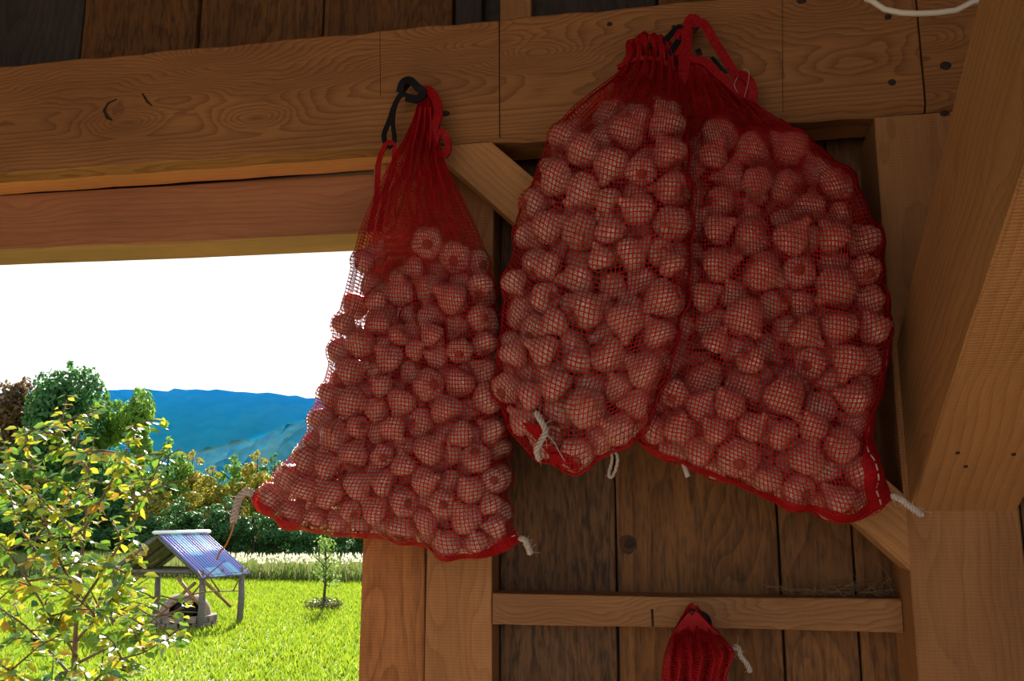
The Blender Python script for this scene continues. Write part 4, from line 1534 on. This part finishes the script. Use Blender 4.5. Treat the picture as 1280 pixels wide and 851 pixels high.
cells = [(0, .2, 0, 1, M_PURP), (.2, .44, 0, .52, M_CYAN), (.2, .44, .52, .8, M_BLUE), (.2, .44, .8, 1, M_CYAN), (.44, .62, 0, 1, M_PURP),
         (.62, .8, 0, .42, M_CYAN), (.62, .8, .42, .72, M_BLUE), (.62, .8, .72, 1, M_CYAN), (.8, 1, 0, 1, M_PURP)]
for a, b2, c_, d_, m in cells:
    roof_sheet(a, b2, c_, d_, m, rg0, slope)
k = MB()
nn_ = np.cross(slope, rd)
nn_ /= np.linalg.norm(nn_)
nn_ = nn_ if nn_[2] > 0 else -nn_
for i in range(17):
    a = (i + .5) / 17
    k.tube([rg0 + rd * (a * Lr) + nn_ * .022, rg0 + rd * (a * Lr) + slope + nn_ * .022], .008, .008, k=5)
k.build('roof_rib_glints', plain('rib_glint_pale', (0.5, 0.5, 0.8), 0.35, spec=0.5), hut)['kind'] = 'stuff'  # pale ribs painted in for the glints along the corrugation crests
slope_l = qd * 1.45 + np.array([0, 0, ez - rz + .1])
M_UNDER = plain('roof_boards', (0.16, 0.14, 0.1), 0.8, noise=.4, scale=8)
for i in range(5):
    roof_sheet(i / 5, (i + 1) / 5, 0, 1, M_UNDER, rg0, slope_l)
k = MB()
k.tube([rg0 - rd * .05 + Z3 * .03, rg0 + rd * (Lr + .05) + Z3 * .03], .12, .05, up=Z3, k=10)
k.build('ridge_cap', M_CAP, hut)
M_GWOOD = plain('grey_timber', (0.17, 0.15, 0.14), 0.85, noise=.4, scale=14)
M_BWOOD = plain('brown_timber', (0.34, 0.19, 0.08), 0.8, noise=.4, scale=14)
lp = p1 + qd * (2 * half - .1)
for b_ in (p1, p1 + rd * (Lr - .35), lp, lp + rd * (Lr - .35)):
    k = MB()
    zt = ez + .1
    k.tube([np.array([b_[0], b_[1], GZ - .2]), np.array([b_[0] + .03, b_[1], GZ + .6]), np.array([b_[0], b_[1], zt])], [.085, .08, .075], k=8)
    k.build('post', M_GWOOD, hut)
for base_ in (p1, lp):
    k = MB()
    k.box(np.array([base_[0], base_[1], ez + .02]) + rd * (Lr * .45), rd * (Lr * .5), qd * .05, Z3 * .05)
    k.build('eave_beam', M_GWOOD, hut, smooth=False)
for f in (0.02, .42, .84):
    for sl_, q in ((slope, 1), (slope_l, -1)):
        k = MB()
        k.tube([rg0 + rd * (Lr * f) - Z3 * .07, rg0 + rd * (Lr * f) + sl_ * .97 - Z3 * .07], .03, .045, k=4)
        k.build('rafter', M_GWOOD, hut)
    k = MB()
    k.tube([p1 + rd * (Lr * f) + Z3 * (ez + .12 - GZ), lp + rd * (Lr * f) + Z3 * (ez + .12 - GZ)], .035, k=4)
    k.build('tie', M_GWOOD, hut)
for a, b2 in ((p1 + Z3 * .55, p1 + qd * .75 + Z3 * 1.22), (lp + Z3 * .55, lp - qd * .75 + Z3 * 1.22), (p1 + rd * .05 + Z3 * 1.15, p1 + rd * 1.2 + Z3 * .45),
              (p1 + qd * 1.3 + Z3 * .25, p1 + qd * .2 + Z3 * 1.1)):
    k = MB()
    k.tube([a, b2], .045, k=5)
    k.build('brace', M_BWOOD, hut)

oc = gnd(218, 783)
oc = p1 + qd * .72 + rd * .35
oc[2] = GZ
oven = empty('clay_oven', oc, 'dome shaped clay oven on a stone base under the shelter', 'oven')
M_CLAY = plain('clay', (0.3, 0.21, 0.16), 0.9, noise=.35, scale=6, bump=.01)
fd = np.array([0.33, -0.944, 0])
sd_ = np.array([0.944, 0.33, 0])
V_, Fq_ = [], []
na, nl = 28, 9
for j in range(nl + 1):
    el = j / nl * math.pi / 2
    for i in range(na):
        a = i * 2 * math.pi / na
        rr = .62 * math.cos(el) ** .8
        V_.append(oc + fd * (rr * math.cos(a)) + sd_ * (rr * math.sin(a)) + Z3 * (.3 + .52 * math.sin(el)))
for j in range(nl):
    for i in range(na):
        # leave the arched mouth open at the front
        if j < 4 and (i < 3 or i >= na - 3):
            continue
        a, b_ = j * na + i, j * na + (i + 1) % na
        Fq_.append((a, b_, b_ + na, a + na))
link('dome', mesh('dome', V_, Fq_), M_CLAY, oven)
k = MB()
k.tube([oc + fd * .5 + Z3 * .46, oc + fd * .2 + Z3 * .46], .26, .17, up=Z3, k=14)
k.build('oven_mouth', plain('mouth_black', (0.008, 0.007, 0.006), 1.0), oven)  # near-black plug filling the arched mouth
M_STONE = plain('stone', (0.24, 0.2, 0.17), 0.95, noise=.4, scale=9, bump=.01)
for row in range(2):
    for i in range(16):
        a = (i + .5 * row) * 2 * math.pi / 16
        c_ = oc + fd * (.66 * math.cos(a)) + sd_ * (.66 * math.sin(a)) + Z3 * (.08 + .15 * row)
        tv = -fd * math.sin(a) + sd_ * math.cos(a)
        rv = fd * math.cos(a) + sd_ * math.sin(a)
        k = MB()
        k.box(c_, tv * random.uniform(.105, .125), rv * random.uniform(.09, .12), Z3 * .07)
        k.build('stone', M_STONE, oven, smooth=False)

# ---- small sapling with a brush collar
sb = gnd(404, 760)
sb[2] = GZ - .1
sap = empty('sapling', sb, 'young sapling with a brushy base standing alone on the lawn', 'tree')
k = MB()
hs = at_y(400, 668, sb[1])[2] - sb[2]
k.tube([sb, sb + Z3 * hs * .5 + np.array([.05, 0, 0]), sb + Z3 * hs * .95], [.05, .03, .01], k=6)
for q in range(8):
    a = q * 2.4
    z = hs * (.3 + .07 * q)
    k.tube([sb + Z3 * z, sb + Z3 * (z + .35) + np.array([math.cos(a), math.sin(a), 0]) * .35], [.015, .006], k=4)
k.build('trunk', M_BARK, sap)
V_, Q_ = leaf_cloud([(sb[0] + .3 * math.cos(q * 2.4) * (1.1 - q / 9), sb[1] + .3 * math.sin(q * 2.4), sb[2] + hs * (.4 + .07 * q), .26, .26, .34) for q in range(9)], 420, .055, 5, .1)
link('foliage', mesh_np('foliage', V_, Q_), leafmat('sapling_leaf', [(0.2, 0.3, 0.06), (0.12, 0.22, 0.04), (0.3, 0.4, 0.1)], 0.5), sap)
V_, Q_ = leaf_cloud([(sb[0], sb[1], sb[2] + .18, .62, .5, .26)], 700, .05, 6, .2)
link('brush_collar', mesh_np('brush_collar', V_, Q_), leafmat('brush', [(0.2, 0.16, 0.06), (0.12, 0.16, 0.04), (0.1, 0.08, 0.04)], 0.3), sap)['kind'] = 'stuff'

# ---- apple tree close to the barn
ab = at_y(95, 700, 4.3)
ab[2] = GZ
apple = empty('young_apple_tree', ab, 'young leafy tree in front of the field at the left, green and yellow leaves', 'tree')
M_TWIG = plain('twig', (0.17, 0.1, 0.06), 0.8, noise=.4, scale=40)
DIST = 4.3
twigs = []


def pt(px, py, dy=0.0):
    return at_y(px, py, DIST + dy)


main = [[(92, 990, 0), (92, 851, 0), (98, 740, 0), (108, 640, .05), (112, 580, .1), (118, 545, .1)],
        [(98, 745, 0), (70, 690, -.2), (48, 620, -.3), (36, 560, -.35), (28, 534, -.35)],
        [(98, 760, 0), (150, 680, .1), (190, 600, .2), (205, 560, .25)],
        [(96, 800, 0), (135, 755, -.15), (160, 715, -.25), (170, 690, -.3)],
        [(95, 830, 0), (170, 790, .1), (235, 745, .1), (300, 738, .1)],
        [(94, 850, 0), (40, 790, .2), (0, 760, .2), (-60, 720, .2)],
        [(104, 680, 0), (70, 640, .3), (20, 610, .4), (-20, 600, .4)],
        [(106, 660, 0), (140, 600, -.3), (160, 560, -.35), (165, 530, -.4)],
        [(96, 820, 0), (50, 750, -.4), (10, 690, -.5), (-30, 650, -.5)],
        [(93, 880, 0), (140, 830, -.3), (180, 815, -.4), (220, 790, -.45)],
        [(112, 590, 0), (82, 550, .1), (70, 528, .1)],
        [(93, 900, 0), (40, 860, -.3), (0, 830, -.4), (-40, 820, -.4)],
        [(100, 720, 0), (60, 700, .4), (25, 660, .5), (10, 600, .5), (12, 560, .5)],
        [(98, 770, 0), (140, 760, .5), (190, 770, .6), (230, 760, .6)]]
tips = []
k = MB()
for bi, br in enumerate(main):
    P = spline(np.array([pt(*p) for p in br]), 26)
    if bi == 0:
        P[0][2] = GZ - .1
    r0 = .016 if bi == 0 else .0075
    k.tube(P, np.linspace(r0, .0022, 26), k=6)
    for q in range(5, 26):
        tips.append((P[q], P[q] - P[q - 1]))
    for q in range(6, 25, 2):
        d = np.array([random.gauss(0, 1), random.gauss(0, 1), random.gauss(.35, .6)])
        d = d / np.linalg.norm(d) * random.uniform(.10, .26)
        e_ = P[q] + d
        mid = P[q] + d * .5 + np.array([0, 0, .015])
        k.tube([P[q], mid, e_], [.0032, .0024, .0013], k=4)
        for f in np.linspace(.25, 1, 6):
            tips.append((P[q] + d * f, d))
k.build('branches', M_TWIG, apple)
# the leaf: folded oval with a pointed tip
lv = [(0, 0, 0), (.28, .26, .05), (.62, .30, .05), (1.0, 0, -.10), (.62, -.30, .05), (.28, -.26, .05), (.30, 0, -.02), (.66, 0, -.03)]
lf = [(0, 6, 1), (1, 6, 7, 2), (2, 7, 3), (0, 5, 6), (5, 4, 7, 6), (4, 3, 7)]
LEAFC = [leafmat('leaf_green', [(0.2, 0.34, 0.03), (0.12, 0.24, 0.03)], .45, .3, gloss=.5), leafmat('leaf_yellow', [(0.5, 0.45, 0.03), (0.42, 0.42, 0.03)], .5, .3, gloss=.5),
         leafmat('leaf_orange', [(0.55, 0.26, 0.03), (0.45, 0.3, 0.05)], .5, .35, gloss=.4), leafmat('leaf_blue_green', [(0.06, 0.16, 0.06), (0.1, 0.2, 0.05)], .35, .25, gloss=.6)]
LM = []
for m in LEAFC:
    me = mesh('leaf', lv, lf)
    me.materials.append(m)
    LM.append(me)
random.shuffle(tips)


def px_of(p):
    q = np.array(p) - CAM
    zc = q[1] * cp + q[2] * sp
    return 640 + F * q[0] / zc, 425.5 - F * (q[2] * cp - q[1] * sp) / zc


def gap(p):          # the crown is thin where the shelter roof looks through
    x, y = px_of(p)
    return (172 < x < 320 and 640 < y < 728) or (x > 215 and y < 640) or (238 < x < 320 and y < 800) or (180 < x < 250 and 735 < y < 790 and p[2] * 977 % 1 < .6)


tips = [t_ for t_ in tips if not gap(t_[0])]
leaves = []
lr = random.Random(9)
for rep in range(2):
    for p, d in tips:
        x = Vector((d[0] * .5 + lr.gauss(0, .05), d[1] * .5 + lr.gauss(0, .05), d[2] * .2 - lr.uniform(0, .06))).normalized()
        z = Vector((lr.gauss(0, .6), lr.gauss(-.3, .6), 1)).normalized()
        y = z.cross(x).normalized()
        z = x.cross(y)
        sc = lr.uniform(.038, .066)
        o_ = p + np.array([lr.gauss(0, .012) for _ in range(3)])
        M = Matrix(((x[0] * sc, y[0] * sc, z[0] * sc, o_[0]), (x[1] * sc, y[1] * sc, z[1] * sc, o_[1]), (x[2] * sc, y[2] * sc, z[2] * sc, o_[2]), (0, 0, 0, 1)))
        leaves.append((M, lr.choices(range(4), (5, 5, 1.2, 2.5))[0]))


def in_view(M):
    p = np.array(M.translation) - CAM
    zc = p[1] * cp + p[2] * sp
    yc = -p[1] * sp + p[2] * cp
    X, Y = 640 + F * p[0] / zc, 425.5 - F * yc / zc
    return 0 < X < 450 and 400 < Y < 851, zc


lv_in = sorted([l for l in leaves if in_view(l[0])[0]], key=lambda l: in_view(l[0])[1] / l[0].to_scale()[0])
single = lv_in[:290]
sid = set(id(l) for l in single)
inv = PW[apple.name].inverted()
for M, c_ in single:
    o = bpy.data.objects.new('leaf', LM[c_])
    COL.objects.link(o)
    o.parent = apple
    o.matrix_local = inv @ M
rest = [l for l in leaves if id(l) not in sid]
for ci in range(4):
    k = MB()
    for M, c_ in rest:
        if c_ == ci:
            k.add([tuple(M @ Vector(v)) for v in lv], lf)
    if k.V:
        o = k.build('leaves', LEAFC[ci], apple)
        o['kind'] = 'stuff'
print('bulbs', len(ALLB), 'shown', len(show), 'leaves', len(leaves), 'in view', len(lv_in))
